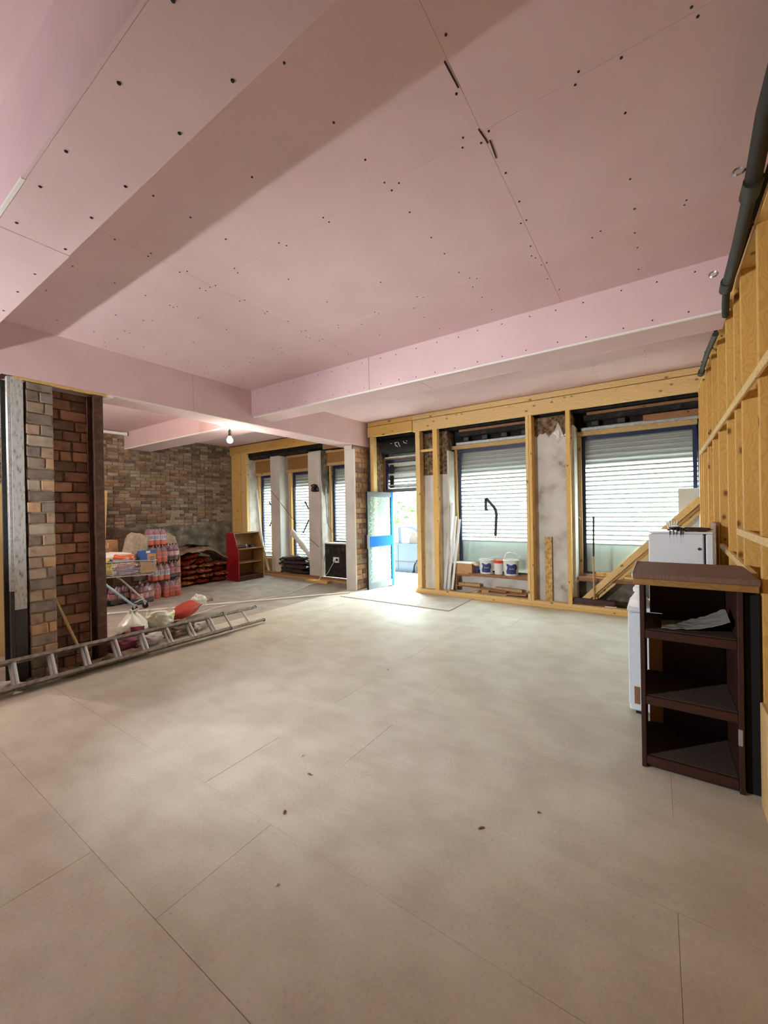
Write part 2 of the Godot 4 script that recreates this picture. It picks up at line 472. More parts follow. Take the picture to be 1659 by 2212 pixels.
	# goods
	mat("red_paint", C.call(132, 20, 26), 0.4)
	mat("label_orange", C.call(226, 104, 48), 0.35)
	mat("label_pink", C.call(190, 110, 116), 0.4)
	mat("label_silver", C.call(206, 206, 216), 0.3, 0.3)
	mat("label_blue", C.call(50, 56, 130), 0.4)
	mat("orange_drink", C.call(196, 74, 44), 0.08)
	mat("cola", C.call(24, 12, 12), 0.08)
	mat("clear_neck", C.call(140, 104, 116), 0.1)
	mat("cap_dark", C.call(60, 40, 60), 0.4)
	noisy("gold_foil", ramp_image(90, 0.02, 4, [[0.0, C.call(80, 18, 12)], [0.45, C.call(110, 34, 18)], [0.62, C.call(150, 96, 50)], [1.0, C.call(204, 168, 104)]], 256), Vector3(2.2, 6, 2.2), 0.22, 0.2, true, 0.1)
	noisy("red_foil", ramp_image(91, 0.02, 4, [[0.0, C.call(60, 12, 8)], [0.5, C.call(112, 28, 16)], [0.75, C.call(130, 52, 28)], [1.0, C.call(186, 132, 70)]], 256), 2.4, 0.22, 0.3, true, 0.1)
	noisy("tarpaulin", ramp_image(92, 0.01, 5, [[0.0, C.call(92, 74, 58)], [0.5, C.call(134, 112, 88)], [1.0, C.call(166, 142, 116)]], 256), 1.4, 0.7, 0.3)
	noisy("sacking", ramp_image(93, 0.02, 5, [[0.0, C.call(132, 118, 102)], [1.0, C.call(182, 166, 146)]], 256), 2.5, 0.85, 0.3)
	mat("sack_white", C.call(222, 222, 216), 0.55)
	mat("sack_orange", C.call(204, 92, 48), 0.5)
	mat("sack_yellow", C.call(226, 196, 40), 0.5)
	mat("sack_purple", C.call(132, 104, 170), 0.5)
	mat("sack_red", C.call(172, 58, 42), 0.6)
	mat("bag_clear", C.call(226, 228, 214), 0.3)
	mat("bag_maroon", C.call(122, 40, 66), 0.5)
	mat("bag_green", C.call(170, 200, 60), 0.5)
	noisy("cardboard", ramp_image(94, 0.01, 4, [[0.0, C.call(166, 124, 82)], [1.0, C.call(196, 154, 110)]], 256), 1.5, 0.9)
	mat("carton_blue", C.call(52, 92, 158), 0.6)
	noisy("black_bag", ramp_image(95, 0.02, 4, [[0.0, C.call(44, 36, 38)], [1.0, C.call(80, 68, 68)]], 256), 3.0, 0.22, 0.3)
	noisy("rubble", ramp_image(96, 0.03, 5, [[0.0, C.call(70, 58, 48)], [1.0, C.call(150, 134, 116)]], 256), 3.0, 0.95, 0.8)
	mat("tub_white", C.call(218, 220, 216), 0.5)
	mat("tub_blue", C.call(40, 48, 110), 0.5)
	mat("lid_red", C.call(214, 66, 36), 0.4)
	mat("cloudy_plastic", C.call(150, 146, 138), 0.5)
	mat("paper", C.call(216, 214, 206), 0.8)
	mat("car_paint", C.call(46, 56, 70), 0.35, 0.1)
	mat("car_glass", C.call(120, 134, 140), 0.2)
	mat("seat_cloth", C.call(62, 54, 46), 0.9)
	mat("asphalt", C.call(96, 96, 98), 0.9)
	mat("paving", C.call(178, 176, 170), 0.9)
	mat("facade", C.call(226, 220, 206), 0.9)
	mat("leaf", C.call(50, 96, 26), 0.7)
	var em := mat("bulb_glow", Color.WHITE, 0.3)
	em.emission_enabled = true; em.emission = Color(1, 0.96, 0.9); em.emission_energy_multiplier = 4.0

func _ready():
	rng.seed = 7
	# ---- camera, sky, sun, lamps, exposure
	var cam := Camera3D.new()
	cam.name = "camera"
	cam.fov = rad_to_deg(2.0 * atan(1106.0 / 870.0))
	cam.near = 0.02; cam.far = 200.0
	cam.transform = Transform3D(Basis.from_euler(Vector3(deg_to_rad(-0.15), deg_to_rad(34.2), deg_to_rad(-1.02))), Vector3(0, 1.6, 0))
	add_child(cam)
	cam.current = true
	var env := Environment.new()
	env.background_mode = Environment.BG_SKY
	env.sky = Sky.new()
	var sk := ProceduralSkyMaterial.new()
	sk.sky_top_color = Color(0.80, 0.87, 0.88); sk.sky_horizon_color = Color(0.97, 1.0, 0.95)
	sk.ground_bottom_color = Color(0.45, 0.44, 0.42); sk.ground_horizon_color = Color(0.8, 0.8, 0.8)
	sk.sky_energy_multiplier = 6.0
	sk.ground_energy_multiplier = 2.0
	env.sky.sky_material = sk
	env.tonemap_mode = Environment.TONE_MAPPER_LINEAR
	env.tonemap_exposure = 1.28
	env.sdfgi_enabled = true; env.ssao_enabled = true; env.ssil_enabled = true
	var we := WorldEnvironment.new()
	we.name = "world"; we.environment = env
	add_child(we)
	var sun := DirectionalLight3D.new()
	sun.name = "sun"; sun.light_energy = 2.4; sun.light_color = Color(1, 0.96, 0.9)
	sun.light_angular_distance = 0.6; sun.shadow_enabled = true
	sun.rotation = Vector3(deg_to_rad(-48), deg_to_rad(-20), 0)
	add_child(sun)
	make_materials()
	# ---- the place, large things first
	build_shell()
	build_beams()
	build_street_wall()
	build_stud_frames()
	build_brick_pier()
	build_outside()
	build_lamps()
	# ---- things
	build_door()
	build_shutters()
	build_right_corner()
	build_window_ledges()
	build_left_bay()
	build_ladder_and_bags()
	build_small_things()

func v3(x, y, z) -> Vector3:
	return Vector3(x, y, z)

# ---------------------------------------------------------------- shell
const CEIL := 3.45
func build_shell():
	var f = structure("floor", "dusty chipboard floor of the shop with fine joints between the boards")
	bb(f, "subfloor", M.concrete_floor, v3(-10.2, -0.3, -7.5), v3(0.85, -0.02, 5.2), 0.0)
	# staggered flooring boards
	for r in range(-10, 11):
		var z1 := -0.79 - 0.575 * r
		var z0 := maxf(z1 - 0.575, -7.25)
		if z0 >= z1: continue
		var off: float = -1.665 if posmod(r, 2) == 0 else -2.255
		var xs := [-5.3]
		for k in range(-2, 3):
			var x: float = off + 2.3 * k
			if x > -5.25 and x < 0.5: xs.append(x)
		xs.append(0.56)
		for i in xs.size() - 1:
			bb(f, "floor_board", M.chipboard, v3(xs[i] + 0.0006, -0.022, z0 + 0.0006), v3(xs[i + 1] - 0.0006, 0.0 + rng.randf_range(-0.0007, 0.0), z1 - 0.0006), 0.0008)
	var cs = bb(f, "concrete_slab", M.concrete_floor, v3(-10.0, -0.02, -7.2), v3(-5.302, -0.002, 5.0), 0.0)
	cs.set_meta("label", "bare grey concrete in the left bay")
	# ceiling
	var c = structure("ceiling", "ceiling of pink plasterboard sheets with dark screw heads")
	bb(c, "deck", M.dark_void, v3(-10.2, 3.47, -7.5), v3(0.85, 3.8, 5.2), 0.0)
	var rows := [[-6.86, -5.5], [-5.5, -4.33], [-4.33, -3.09], [-3.09, -1.925], [-1.925, -0.76], [-0.76, 0.4], [0.4, 1.56], [1.56, 2.72], [2.72, 3.88], [3.88, 5.0]]
	for b in [[-5.05, 0.52, [-2.96, -0.69]], [-9.85, -5.48, [-7.6]]]:
		for rw in rows:
			var xs := [b[0]]
			xs.append_array(b[2]); xs.append(b[1])
			for i in xs.size() - 1:
				var dy := rng.randf_range(0.0, 0.0012)
				bb(c, "plasterboard_sheet", M.plasterboard, v3(xs[i] + 0.0005, CEIL - dy, rw[0] + 0.0005), v3(xs[i + 1] - 0.0005, CEIL + 0.0125, rw[1] - 0.0005), 0.0008)
	var sc := MB.new()
	for x in [-0.715, -0.665, -1.25, -1.82, -2.39, -2.94, -2.99, -3.55, -4.1, -4.65, -0.1]:
		for i in 26:
			var z := -0.95 - 0.25 * i + rng.randf_range(-0.04, 0.04)
			if z < -6.75 or (z < -3.88 and z > -4.36) or rng.randf() < 0.3: continue
			sc.lathe([Vector2(0.0, -0.004), Vector2(0.0055, -0.003), Vector2(0.0065, 0.002)], 8, v3(x + rng.randf_range(-0.008, 0.008), CEIL, z))
	for z in [-1.90, -1.95, -3.07, -3.11]:
		for i in 12:
			sc.lathe([Vector2(0.0, -0.004), Vector2(0.005, -0.003), Vector2(0.006, 0.002)], 8, v3(-4.9 + 0.46 * i + rng.randf_range(-0.05, 0.05), CEIL, z))
	stuff(put("screw_heads", sc, M.screw, c))
	# torn joints: paper lifted beside the joint
	var tj := MB.new()
	for p in [[-0.70, -1.60, 0.13], [-0.69, -1.95, 0.1], [-0.675, -2.05, 0.12], [-0.64, -5.3, 0.35]]:
		tj.box(v3(p[0], CEIL - 0.001, p[1]), v3(0.006, 0.008, p[2]), Basis(Vector3.UP, rng.randf_range(-0.15, 0.15)), 0.001)
	put("torn_joint", tj, M.screw, c)

	# left brick wall
	var wl = structure("wall_left", "old brown brick wall at the far left with rough render along its foot")
	bb(wl, "backing", M.mortar, v3(-10.15, -0.3, -7.45), v3(-9.862, 3.47, 5.0), 0.0)
	var shapes := []
	for i in 5:
		shapes.append(brick_shape(i, v3(0.06, 0.066, 0.215)))
	var course := 0.0765
	var spares := [MB.new(), MB.new(), MB.new(), MB.new(), MB.new()]
	var count := 0
	var n := 0
	var y := 1.36
	for pass_no in 2:      # what the photograph shows first, then the stretch behind the pier and beyond
		y = 1.36; n = 0
		while y < 3.43:
			var z := -6.9 + (0.0 if n % 2 == 0 else 0.11)
			while z < 4.8:
				var L: float = 0.215 if rng.randf() > 0.2 else 0.10
				var gone: bool = rng.randf() < 0.06 or (y < 1.72 and fmod(absf(z * 1.7 + sin(z * 5.0)), 2.0) < (1.72 - y) * 3.2)
				var shown: bool = z < -3.2 or (z > -1.75 and z < -1.3)
				if not gone and shown == (pass_no == 0):
					var p := v3(-9.865 + rng.randf_range(-0.006, 0.006), y, z + L / 2)
					if count < 300 and pass_no == 0 and y < 3.1:
						var bs := Basis(Vector3.UP, rng.randf_range(-0.02, 0.02)).scaled(v3(1, rng.randf_range(0.92, 1.0), L / 0.215))
						put("brick", shapes[rng.randi() % 5][rng.randi() % 5], null, wl, p, bs)
						count += 1
					else:
						spares[rng.randi() % 5].box(p, v3(0.06, 0.066, L), Basis(), 0.006)
				z += L + 0.012
			y += course; n += 1
	for k in 5: stuff(put("bricks_beyond", spares[k], M["brick_old_%d" % k], wl))
	# the render: an uneven skin with a ragged top
	var nz := FastNoiseLite.new()
	nz.seed = 5; nz.frequency = 0.9; nz.fractal_octaves = 4
	var rd := MB.new()
	rd.grid(60, 16, func(u, w):
		var zz: float = lerpf(-6.88, 4.9, u)
		var top := 1.42 + 0.16 * nz.get_noise_2d(zz * 2.0, 3.0)
		var yy: float = lerpf(-0.02, top, w)
		return v3(-9.84 + 0.02 * nz.get_noise_2d(zz * 3.0, yy * 3.0) - (0.05 if w > 0.99 else 0.0), yy, zz))
	put("render_coat", rd, M.render_dirty, wl)
	# the stain: a darker rounded patch of newer render
	var st := MB.new()
	st.grid(24, 6, func(u, w):
		var zz: float = lerpf(-5.1, -3.2, u)
		var top := 0.75 + 0.6 * sqrt(maxf(0.0, 1.0 - pow((zz + 3.4) / 1.75, 2.0)))
		return v3(-9.815 + 0.006 * nz.get_noise_2d(zz * 3.0, w * 4.0), lerpf(0.0, top, w), zz), 0.012)
	var so = put("render_patch", st, M.mortar_dark, wl)
	so.set_meta("label", "darker brown patch of render")

	var wb = structure("wall_back", "rough brown wall behind the camera")
	bb(wb, "brickwork", M.mortar_dark, v3(-10.1, -0.3, 5.0), v3(0.8, 3.47, 5.15), 0.0)

func brick_shape(sd, s: Vector3) -> Array:
	# one uneven brick, in five tones
	var r := RandomNumberGenerator.new()
	r.seed = 100 + sd
	var mb := MB.new()
	mb.box(Vector3.ZERO, s, Basis(), 0.007)
	for i in mb.v.size():
		var q: Vector3 = mb.v[i]
		var h := sin(q.z * 43.0 + sd * 2.1) * 0.5 + sin(q.y * 71.0 + sd) * 0.5
		mb.v[i] = q * (1.0 + 0.03 * h) + v3(0.003 * sin(q.z * 90.0 + sd), 0.003 * sin(q.z * 60.0 + sd * 1.7), 0)
	var out := []
	for k in 5: out.append(mb.mesh(M["brick_old_%d" % k]))
	return out

func build_beams():
	# dropped beams boxed in pink board; the cut edges of the boards show white
	var a = structure("ceiling_beam", "pink boxed ceiling beam close overhead, running across the room")
	bb(a, "soffit_board", M.plasterboard, v3(-9.84, 3.0, -0.86), v3(-2.598, 3.0125, -0.5635), 0.001)
	bb(a, "soffit_board", M.plasterboard, v3(-2.597, 3.001, -0.857), v3(0.5, 3.0135, -0.5635), 0.001)
	bb(a, "side_board", M.plasterboard, v3(-9.84, 3.0, -0.5625), v3(0.5, 3.455, -0.55), 0.001)
	bb(a, "side_board", M.plasterboard, v3(-9.84, 3.013, -0.858), v3(0.5, 3.455, -0.846), 0.001)
	bb(a, "board_edge", M.board_core, v3(-9.8, 2.9985, -0.5635), v3(-2.15, 3.01, -0.549), 0.001)
	var b = structure("ceiling_beam", "pink boxed main beam above the brick pier, running to the shop front")
	bb(b, "side_board", M.plasterboard, v3(-5.0625, 2.95, -3.0), v3(-5.05, 3.455, 5.0), 0.001)
	bb(b, "side_board", M.plasterboard, v3(-5.0615, 2.952, -6.95), v3(-5.049, 3.455, -3.003), 0.001)
	bb(b, "side_board", M.plasterboard, v3(-5.48, 2.95, -6.95), v3(-5.4675, 3.455, 5.0), 0.001)
	bb(b, "soffit_board", M.plasterboard, v3(-5.467, 2.95, -6.95), v3(-5.063, 2.9625, -1.98), 0.001)
	bb(b, "soffit_board", M.plasterboard, v3(-5.467, 2.95, -1.12), v3(-5.063, 2.9625, 5.0), 0.001)
	bb(b, "board_edge", M.board_core, v3(-5.065, 2.947, -3.92), v3(-5.0475, 2.958, -1.98), 0.001)
	bb(b, "batten", M.pine, v3(-5.09, 2.925, -1.99), v3(-5.048, 2.949, -1.20), 0.002)
	bb(b, "batten", M.board_core, v3(-5.2, 2.928, -2.06), v3(-5.06, 2.949, -1.99), 0.002)
	var c = structure("ceiling_beam", "pink boxed cross beam in front of the shop windows with a white lower edge")
	bb(c, "side_board", M.plasterboard, v3(-5.048, 3.05, -3.9325), v3(-2.85, 3.455, -3.92), 0.001)
	bb(c, "side_board", M.plasterboard, v3(-2.847, 3.052, -3.9335), v3(0.46, 3.455, -3.921), 0.001)
	bb(c, "soffit_board", M.plasterboard, v3(-5.048, 3.05, -4.32), v3(-2.2, 3.0625, -3.933), 0.001)
	bb(c, "soffit_board", M.plasterboard, v3(-2.197, 3.051, -4.32), v3(0.46, 3.0635, -3.934), 0.001)
	bb(c, "side_board", M.plasterboard, v3(-5.048, 3.05, -4.333), v3(0.46, 3.455, -4.3205), 0.001)
	bb(c, "end_board", M.plasterboard, v3(0.448, 3.053, -4.32), v3(0.4605, 3.455, -3.936), 0.001)
	bb(c, "board_edge", M.board_core, v3(-5.0, 3.034, -3.936), v3(-1.55, 3.051, -3.915), 0.001)
	bb(c, "board_edge", M.board_core, v3(-1.55, 3.037, -3.938), v3(0.463, 3.053, -3.917), 0.001)
	var sc := MB.new()
	for i in 22:
		for yy in [3.09, 3.40]:
			sc.lathe([Vector2(0, -0.003), Vector2(0.005, -0.002), Vector2(0.006, 0.002)], 8, v3(-4.9 + 0.245 * i + rng.randf_range(-0.03, 0.03), yy + rng.randf_range(-0.01, 0.01), -3.92), Basis(Vector3.RIGHT, -PI / 2))
	stuff(put("screw_heads", sc, M.screw, c))
	var sa := MB.new()
	for i in 14:
		for zz in [-0.61, -0.815]:
			sa.lathe([Vector2(0, -0.003), Vector2(0.006, -0.002), Vector2(0.007, 0.002)], 8, v3(-4.4 + 0.37 * i + rng.randf_range(-0.05, 0.05), 3.0, zz + rng.randf_range(-0.01, 0.01)))
	stuff(put("screw_heads", sa, M.screw, a))
	var d = structure("ceiling_beam", "pink boxed beam crossing the left bay towards the brick wall")
	bb(d, "side_board", M.plasterboard, v3(-9.84, 3.09, -4.2125), v3(-5.481, 3.455, -4.2), 0.001)
	bb(d, "soffit_board", M.plasterboard, v3(-9.84, 3.09, -4.76), v3(-5.481, 3.1025, -4.213), 0.001)
	bb(d, "side_board", M.plasterboard, v3(-9.84, 3.09, -4.773), v3(-5.481, 3.455, -4.7605), 0.001)
	bb(d, "board_edge", M.board_core, v3(-9.83, 3.07, -4.222), v3(-5.49, 3.094, -4.194), 0.001)

# ---------------------------------------------------------------- the masonry wall to the street
const ZO := -7.45      # its outer face
func pier_block(w, called, m, x0, x1, y0, y1, z0 = -6.98, z1 = ZO):
	return bb(w, called, m, v3(x0, y0, z0), v3(x1, y1, z1), 0.008)

func build_street_wall():
	var w = structure("wall_front", "plastered street wall with piers between the shop windows")
	pier_block(w, "pier", M.plaster_stained, -10.15, -9.15, -0.3, 3.1)
	pier_block(w, "pier", M.greyboard, -8.31, -7.957, -0.02, 3.07, -7.0, -7.32)
	pier_block(w, "pier", M.plaster, -8.36, -7.86, -0.3, 3.05, -7.30)
	pier_block(w, "pier", M.plaster_stained, -6.93, -6.523, -0.02, 3.05, -7.0)
	pier_block(w, "pier_face", M.greyboard, -6.935, -6.56, -0.02, 3.02, -6.985, -6.9995)
	pier_block(w, "pier", M.render_dirty, -5.62, -4.98, -0.3, 3.1, -6.9)
	pier_block(w, "pier", M.stone, -3.87, -3.28, 2.28, 3.1, -7.0)
	pier_block(w, "pier", M.plaster, -3.87, -3.26, -0.3, 2.28, -6.99)
	pier_block(w, "pier", M.stone, -1.76, -1.11, -0.3, 3.1, -7.0)
	pier_block(w, "pier", M.plaster, 0.5, 0.85, -0.3, 3.1, -6.98)
	pier_block(w, "lintel", M.soot, -10.15, 0.85, 3.12, 3.8, -7.05)
	# torn wallpaper and plaster on the pier between the two big windows
	var tp := PackedVector2Array()
	tp.append_array([Vector2(-1.755, 0.0), Vector2(-1.115, 0.0), Vector2(-1.115, 2.72)])
	var r2 := RandomNumberGenerator.new(); r2.seed = 3
	var top := [2.66, 2.78, 2.74, 2.88, 2.98, 2.86, 2.80, 2.76, 2.83, 2.80, 2.85, 2.78, 2.80, 2.72]
	for i in top.size(): tp.append(Vector2(-1.13 - 0.047 * i, top[i] + r2.randf_range(-0.02, 0.02)))
	tp.append(Vector2(-1.755, 2.74))
	var tmb := MB.new(); tmb.slab(tp, 0.012)
	var tw = put("plaster_skin", tmb, M.plaster_stained, w, v3(0, 0, -6.994))
	tw.set_meta("label", "pale plaster with a torn upper edge")
	for p in [[-1.35, 2.84, 0.5], [-1.28, 2.78, -0.4], [-1.2, 2.8, 0.9]]:
		var fl := MB.new()
		fl.grid(4, 4, func(u, v): return v3((u - 0.5) * 0.09 * (1.1 - v), -v * 0.13, 0.05 * v * v + 0.01 * sin(u * 6.0)), 0.002)
		put("torn_paper", fl, M.board_core, w, v3(p[0], p[1], -6.982), Basis(Vector3.BACK, p[2]))
	# the walls under the windows
	for b in [[-9.15, -8.36, 0.36, M.old_timber], [-7.86, -6.93, 0.42, M.plaster_stained], [-3.26, -1.76, 0.33, M.plaster], [-1.11, 0.5, 0.40, M.render_dirty]]:
		bb(w, "apron", b[3], v3(b[0], -0.3, -7.22), v3(b[1], b[2], ZO), 0.004)
	bb(w, "step", M.concrete_floor, v3(-4.98, -0.3, -7.6), v3(-3.87, -0.01, -7.2), 0.01)
	# chipboard panels and dark voids over the openings
	for b in [[-9.15, -8.36, 2.62], [-7.86, -6.93, 2.63], [-6.523, -5.62, 2.7]]:
		bb(w, "infill_panel", M.cabinet_wood, v3(b[0], b[2], -7.2), v3(b[1], 3.0, -7.22), 0.002)
		bb(w, "infill_batten", M.pine_worn, v3(b[0], 3.0, -7.16), v3(b[1], 3.05, -7.22), 0.002)
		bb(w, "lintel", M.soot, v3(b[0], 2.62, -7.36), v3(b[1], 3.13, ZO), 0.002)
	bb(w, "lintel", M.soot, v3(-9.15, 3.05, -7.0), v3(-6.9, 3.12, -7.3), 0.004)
	# rough stone beside the door
	bb(w, "reveal", M.stone, v3(-4.985, -0.02, -6.91), v3(-4.93, 3.1, -7.26), 0.015)
	for b in [[-3.28, -1.76], [-1.11, 0.5]]:
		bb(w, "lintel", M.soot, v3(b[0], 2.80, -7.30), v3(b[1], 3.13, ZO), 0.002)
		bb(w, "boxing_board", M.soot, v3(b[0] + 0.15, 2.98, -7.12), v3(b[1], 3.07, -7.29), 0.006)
		bb(w, "boxing_board", M.old_timber, v3(b[0] + 0.2, 3.06, -7.08), v3(b[1], 3.10, -7.2), 0.004)
		bb(w, "steel_channel", M.galvanised, v3(b[0] + 0.1, 2.825, -7.16), v3(b[1], 2.88, -7.29), 0.01)
		for i in 4:
			bb(w, "bracket", M.black_steel, v3(b[0] + 0.25 + 0.36 * i, 2.89, -7.17), v3(b[0] + 0.36 + 0.36 * i, 2.97, -7.28), 0.01)
	bb(w, "plank_offcut", M.old_timber, v3(-0.16, 2.845, -7.02), v3(0.49, 2.935, -7.04), 0.003)
	# soot and damp up the side of the right-hand grey column and round the wall behind it
	for q in [[PackedVector2Array([Vector2(-7.34, 3.04), Vector2(-6.99, 3.04), Vector2(-6.995, 2.42), Vector2(-7.03, 2.1), Vector2(-7.10, 1.98), Vector2(-7.16, 2.22), Vector2(-7.22, 2.02), Vector2(-7.30, 2.3)])], [PackedVector2Array([Vector2(-7.3, 0.1), Vector2(-7.3, 0.7), Vector2(-7.2, 0.88), Vector2(-7.12, 0.72), Vector2(-7.04, 0.5), Vector2(-7.02, 0.1)])]]:
		var sm := MB.new(); sm.slab(q[0], 0.004)
		put("soot_stain", sm, M.render_dirty, w, v3(-6.521, 0, 0), Basis(v3(0, 0, 1), v3(0, 1, 0), v3(-1, 0, 0)))
	# boarded plaster reveal at the second big window, and wallpaper-edged reveal at the first
	bb(w, "reveal", M.greyboard, v3(-1.11, -0.02, -6.93), v3(-1.075, 2.9, -7.3), 0.004)
	bb(w, "reveal", M.plaster, v3(-3.28, 0.1, -6.97), v3(-3.245, 2.72, -7.3), 0.006)
	bb(w, "fascia", M.paving, v3(-10.2, 2.275, -7.54), v3(0.9, 3.6, -7.475), 0.01)

	# windows: dark blue frames with glass; the shutters hang outside
	for q in [[1, -9.05, -8.36, 0.40, 2.62], [2, -7.80, -6.95, 0.45, 2.63], [3, -6.44, -5.62, 0.88, 2.70], [4, -3.20, -1.80, 0.42, 2.76], [5, -1.02, 0.48, 0.52, 2.76]]:
		var win = structure("window_%d" % q[0], "shop window with a dark blue metal frame and grubby glass")
		var zf := -7.31
		var tb = M.pine_worn if q[0] > 2 else M.pine
		bb(win, "timber_lining", tb, v3(q[1] - 0.05, q[3] - 0.05, zf + 0.07), v3(q[1], q[4] + 0.06, zf - 0.03))
		bb(win, "timber_lining", M.pine_worn, v3(q[1] - 0.14, q[4], zf + 0.12), v3(q[2], q[4] + 0.065, zf - 0.03))
		bb(win, "timber_lining", M.pine_worn, v3(q[1], q[3] - 0.06, zf + 0.06), v3(q[2], q[3], zf - 0.03))
		bb(win, "frame", M.blue_frame, v3(q[1], q[3], zf), v3(q[1] + 0.05, q[4], zf - 0.05))
		bb(win, "frame", M.blue_frame, v3(q[2] - 0.05, q[3], zf), v3(q[2], q[4], zf - 0.05))
		bb(win, "frame", M.blue_frame, v3(q[1] + 0.05, q[4] - 0.06, zf), v3(q[2] - 0.05, q[4], zf - 0.05))
		bb(win, "frame", M.blue_frame, v3(q[1] + 0.05, q[3], zf), v3(q[2] - 0.05, q[3] + 0.03, zf - 0.05))
		bb(win, "pane", M.glass, v3(q[1] + 0.05, q[3] + 0.03, zf - 0.024), v3(q[2] - 0.05, q[4] - 0.06, zf - 0.03), 0.0)

# ---------------------------------------------------------------- timber frames
func stud(p, x, y0, y1, w, dpt, z = -6.80):
	return bb(p, "stud", M.pine_pale if rng.randf() < 0.5 else M.pine, v3(x - w / 2, y0, z), v3(x + w / 2, y1, z - dpt))

func build_stud_frames():
	var f = structure("wall_front_frame", "new pine stud frame standing in front of the shop windows")
	bb(f, "header", M.pine_pale, v3(-3.92, 3.12, -6.80), v3(0.55, 3.345, -6.86))
	bb(f, "top_plate", M.pine_pale, v3(-3.92, 3.353, -6.785), v3(0.55, 3.44, -6.87))
	bb(f, "header", M.pine, v3(-4.99, 3.14, -6.78), v3(-3.923, 3.345, -6.86))
	bb(f, "top_plate", M.pine, v3(-4.99, 3.353, -6.785), v3(-3.923, 3.44, -6.87))
	bb(f, "sole_plate", M.pine, v3(-3.92, 0.0, -6.80), v3(0.55, 0.048, -6.92))
	bb(f, "sole_plate", M.pine_pale, v3(-3.90, 0.048, -6.806), v3(0.55, 0.095, -6.91))
	stud(f, -4.905, 0.0, 3.14, 0.085, 0.12)
	stud(f, -3.815, 0.095, 3.12, 0.095, 0.15)
	stud(f, -3.445, 0.095, 3.12, 0.095, 0.1)
	stud(f, -1.762, 0.095, 3.12, 0.046, 0.12)
	stud(f, -1.712, 0.095, 3.12, 0.048, 0.20, -6.802)
	stud(f, -1.145, 0.095, 3.12, 0.06, 0.1)
	bb(f, "noggin", M.pine_pale, v3(-3.77, 2.72, -6.83), v3(-3.49, 2.765, -6.90))
	# left bay
	bb(f, "header", M.pine, v3(-9.84, 3.2, -6.88), v3(-6.4, 3.44, -6.94))
	bb(f, "header", M.old_timber, v3(-6.4, 3.05, -6.93), v3(-5.49, 3.16, -6.99))
	stud(f, -9.56, 0.0, 3.2, 0.36, 0.05, -6.86).set_meta("label", "wide pine post against the brick wall")
	stud(f, -9.26, 0.0, 3.2, 0.22, 0.08, -6.90).set_meta("label", "wide pine post next to the window reveal")
	bb(f, "sole_plate", M.pine_worn, v3(-9.0, 0.0, -6.88), v3(-5.32, 0.05, -6.98))
	bb(f, "sole_plate", M.old_timber, v3(-9.0, 0.05, -6.90), v3(-5.32, 0.095, -6.98))
	# right wall: close-set studs seen edge on
	var r = structure("wall_right", "long pine stud wall on the right, its studs seen almost edge on")
	bb(r, "sheathing", M.osb, v3(0.562, -0.3, -7.45), v3(0.6, 3.47, 5.0), 0.0)
	bb(r, "outer_leaf", M.mortar, v3(0.6, -0.3, -7.5), v3(0.85, 3.47, 5.2), 0.0)
	var zs := [-6.70, -6.417, -6.173, -5.659, -5.155, -4.684, -4.154, -3.758, -3.478, -2.95, -2.42, -1.95, -1.5, -1.0, -0.5, 0.0, 0.5, 1.0, 1.5, 2.0, 2.6, 3.2, 3.8, 4.4]
	for z in zs:
		bb(r, "stud", M.pine_stud, v3(0.463, 0.048, z - 0.045), v3(0.561, 3.12, z))
	bb(r, "sole_plate", M.pine, v3(0.463, 0.0, -6.9), v3(0.561, 0.048, 4.9))
	bb(r, "top_plate", M.pine, v3(0.463, 3.12, -6.9), v3(0.561, 3.165, 4.9))
	bar(r, "brace", M.pine_pale, v3(0.452, 2.254, -6.40), v3(0.452, 2.325, -1.9), 0.052, 0.018, Vector3.RIGHT)
	bar(r, "noggin", M.pine_pale, v3(0.47, 1.412, -3.72), v3(0.47, 1.40, -2.5), 0.045, 0.03, Vector3.RIGHT)
	bar(r, "noggin", M.pine_pale, v3(0.47, 1.235, -4.65), v3(0.47, 1.17, -3.2), 0.045, 0.03, Vector3.RIGHT)

# ---------------------------------------------------------------- brick pier and pillar
func pier_bricks(w, x, z0, z1, y0, y1, course, sz, tones, alt, thick = 0.1):
	# z0 is the near end; alternate courses of one long brick or two short ones
	var shapes := []
	for i in 4:
		var mb := MB.new()
		mb.box(Vector3.ZERO, v3(1, 1, 1) * 0.2, Basis(), 0.013)
		var nz := FastNoiseLite.new(); nz.seed = 300 + i; nz.frequency = 2.5
		for k in mb.v.size():
			var q: Vector3 = mb.v[k]
			mb.v[k] = q + v3(nz.get_noise_3dv(q * 6.0), nz.get_noise_3dv(q * 6.0 + Vector3.ONE * 9), nz.get_noise_3dv(q * 6.0 + Vector3.ONE * 23)) * 0.016
		var ms := []
		for t in tones: ms.append(mb.mesh(M[t]))
		shapes.append(ms)
	var y: float = y0
	var n := 0
	while y < y1 - 0.03:
		var h: float = minf(course, y1 - y)
		var z: float = z0
		var first := true
		while z > z1 + 0.02:
			var L: float = sz[n % sz.size()]
			if not first: L = alt[rng.randi() % alt.size()]
			first = false
			L = minf(L, z - z1)
			if z - L - z1 < 0.04: L = z - z1
			var sc := v3(thick / 0.2, (h - 0.011) / 0.2, (L - 0.012) / 0.2)
			var b := Basis.from_euler(v3(rng.randf_range(-0.02, 0.02), rng.randf_range(-0.03, 0.03), 0)) * Basis.from_scale(sc)
			put("brick", shapes[rng.randi() % 4][rng.randi() % tones.size()], null, w, v3(x - thick / 2 + rng.randf_range(-0.007, 0.004), y + h / 2, z - L / 2), b)
			z -= L
		y += h; n += 1

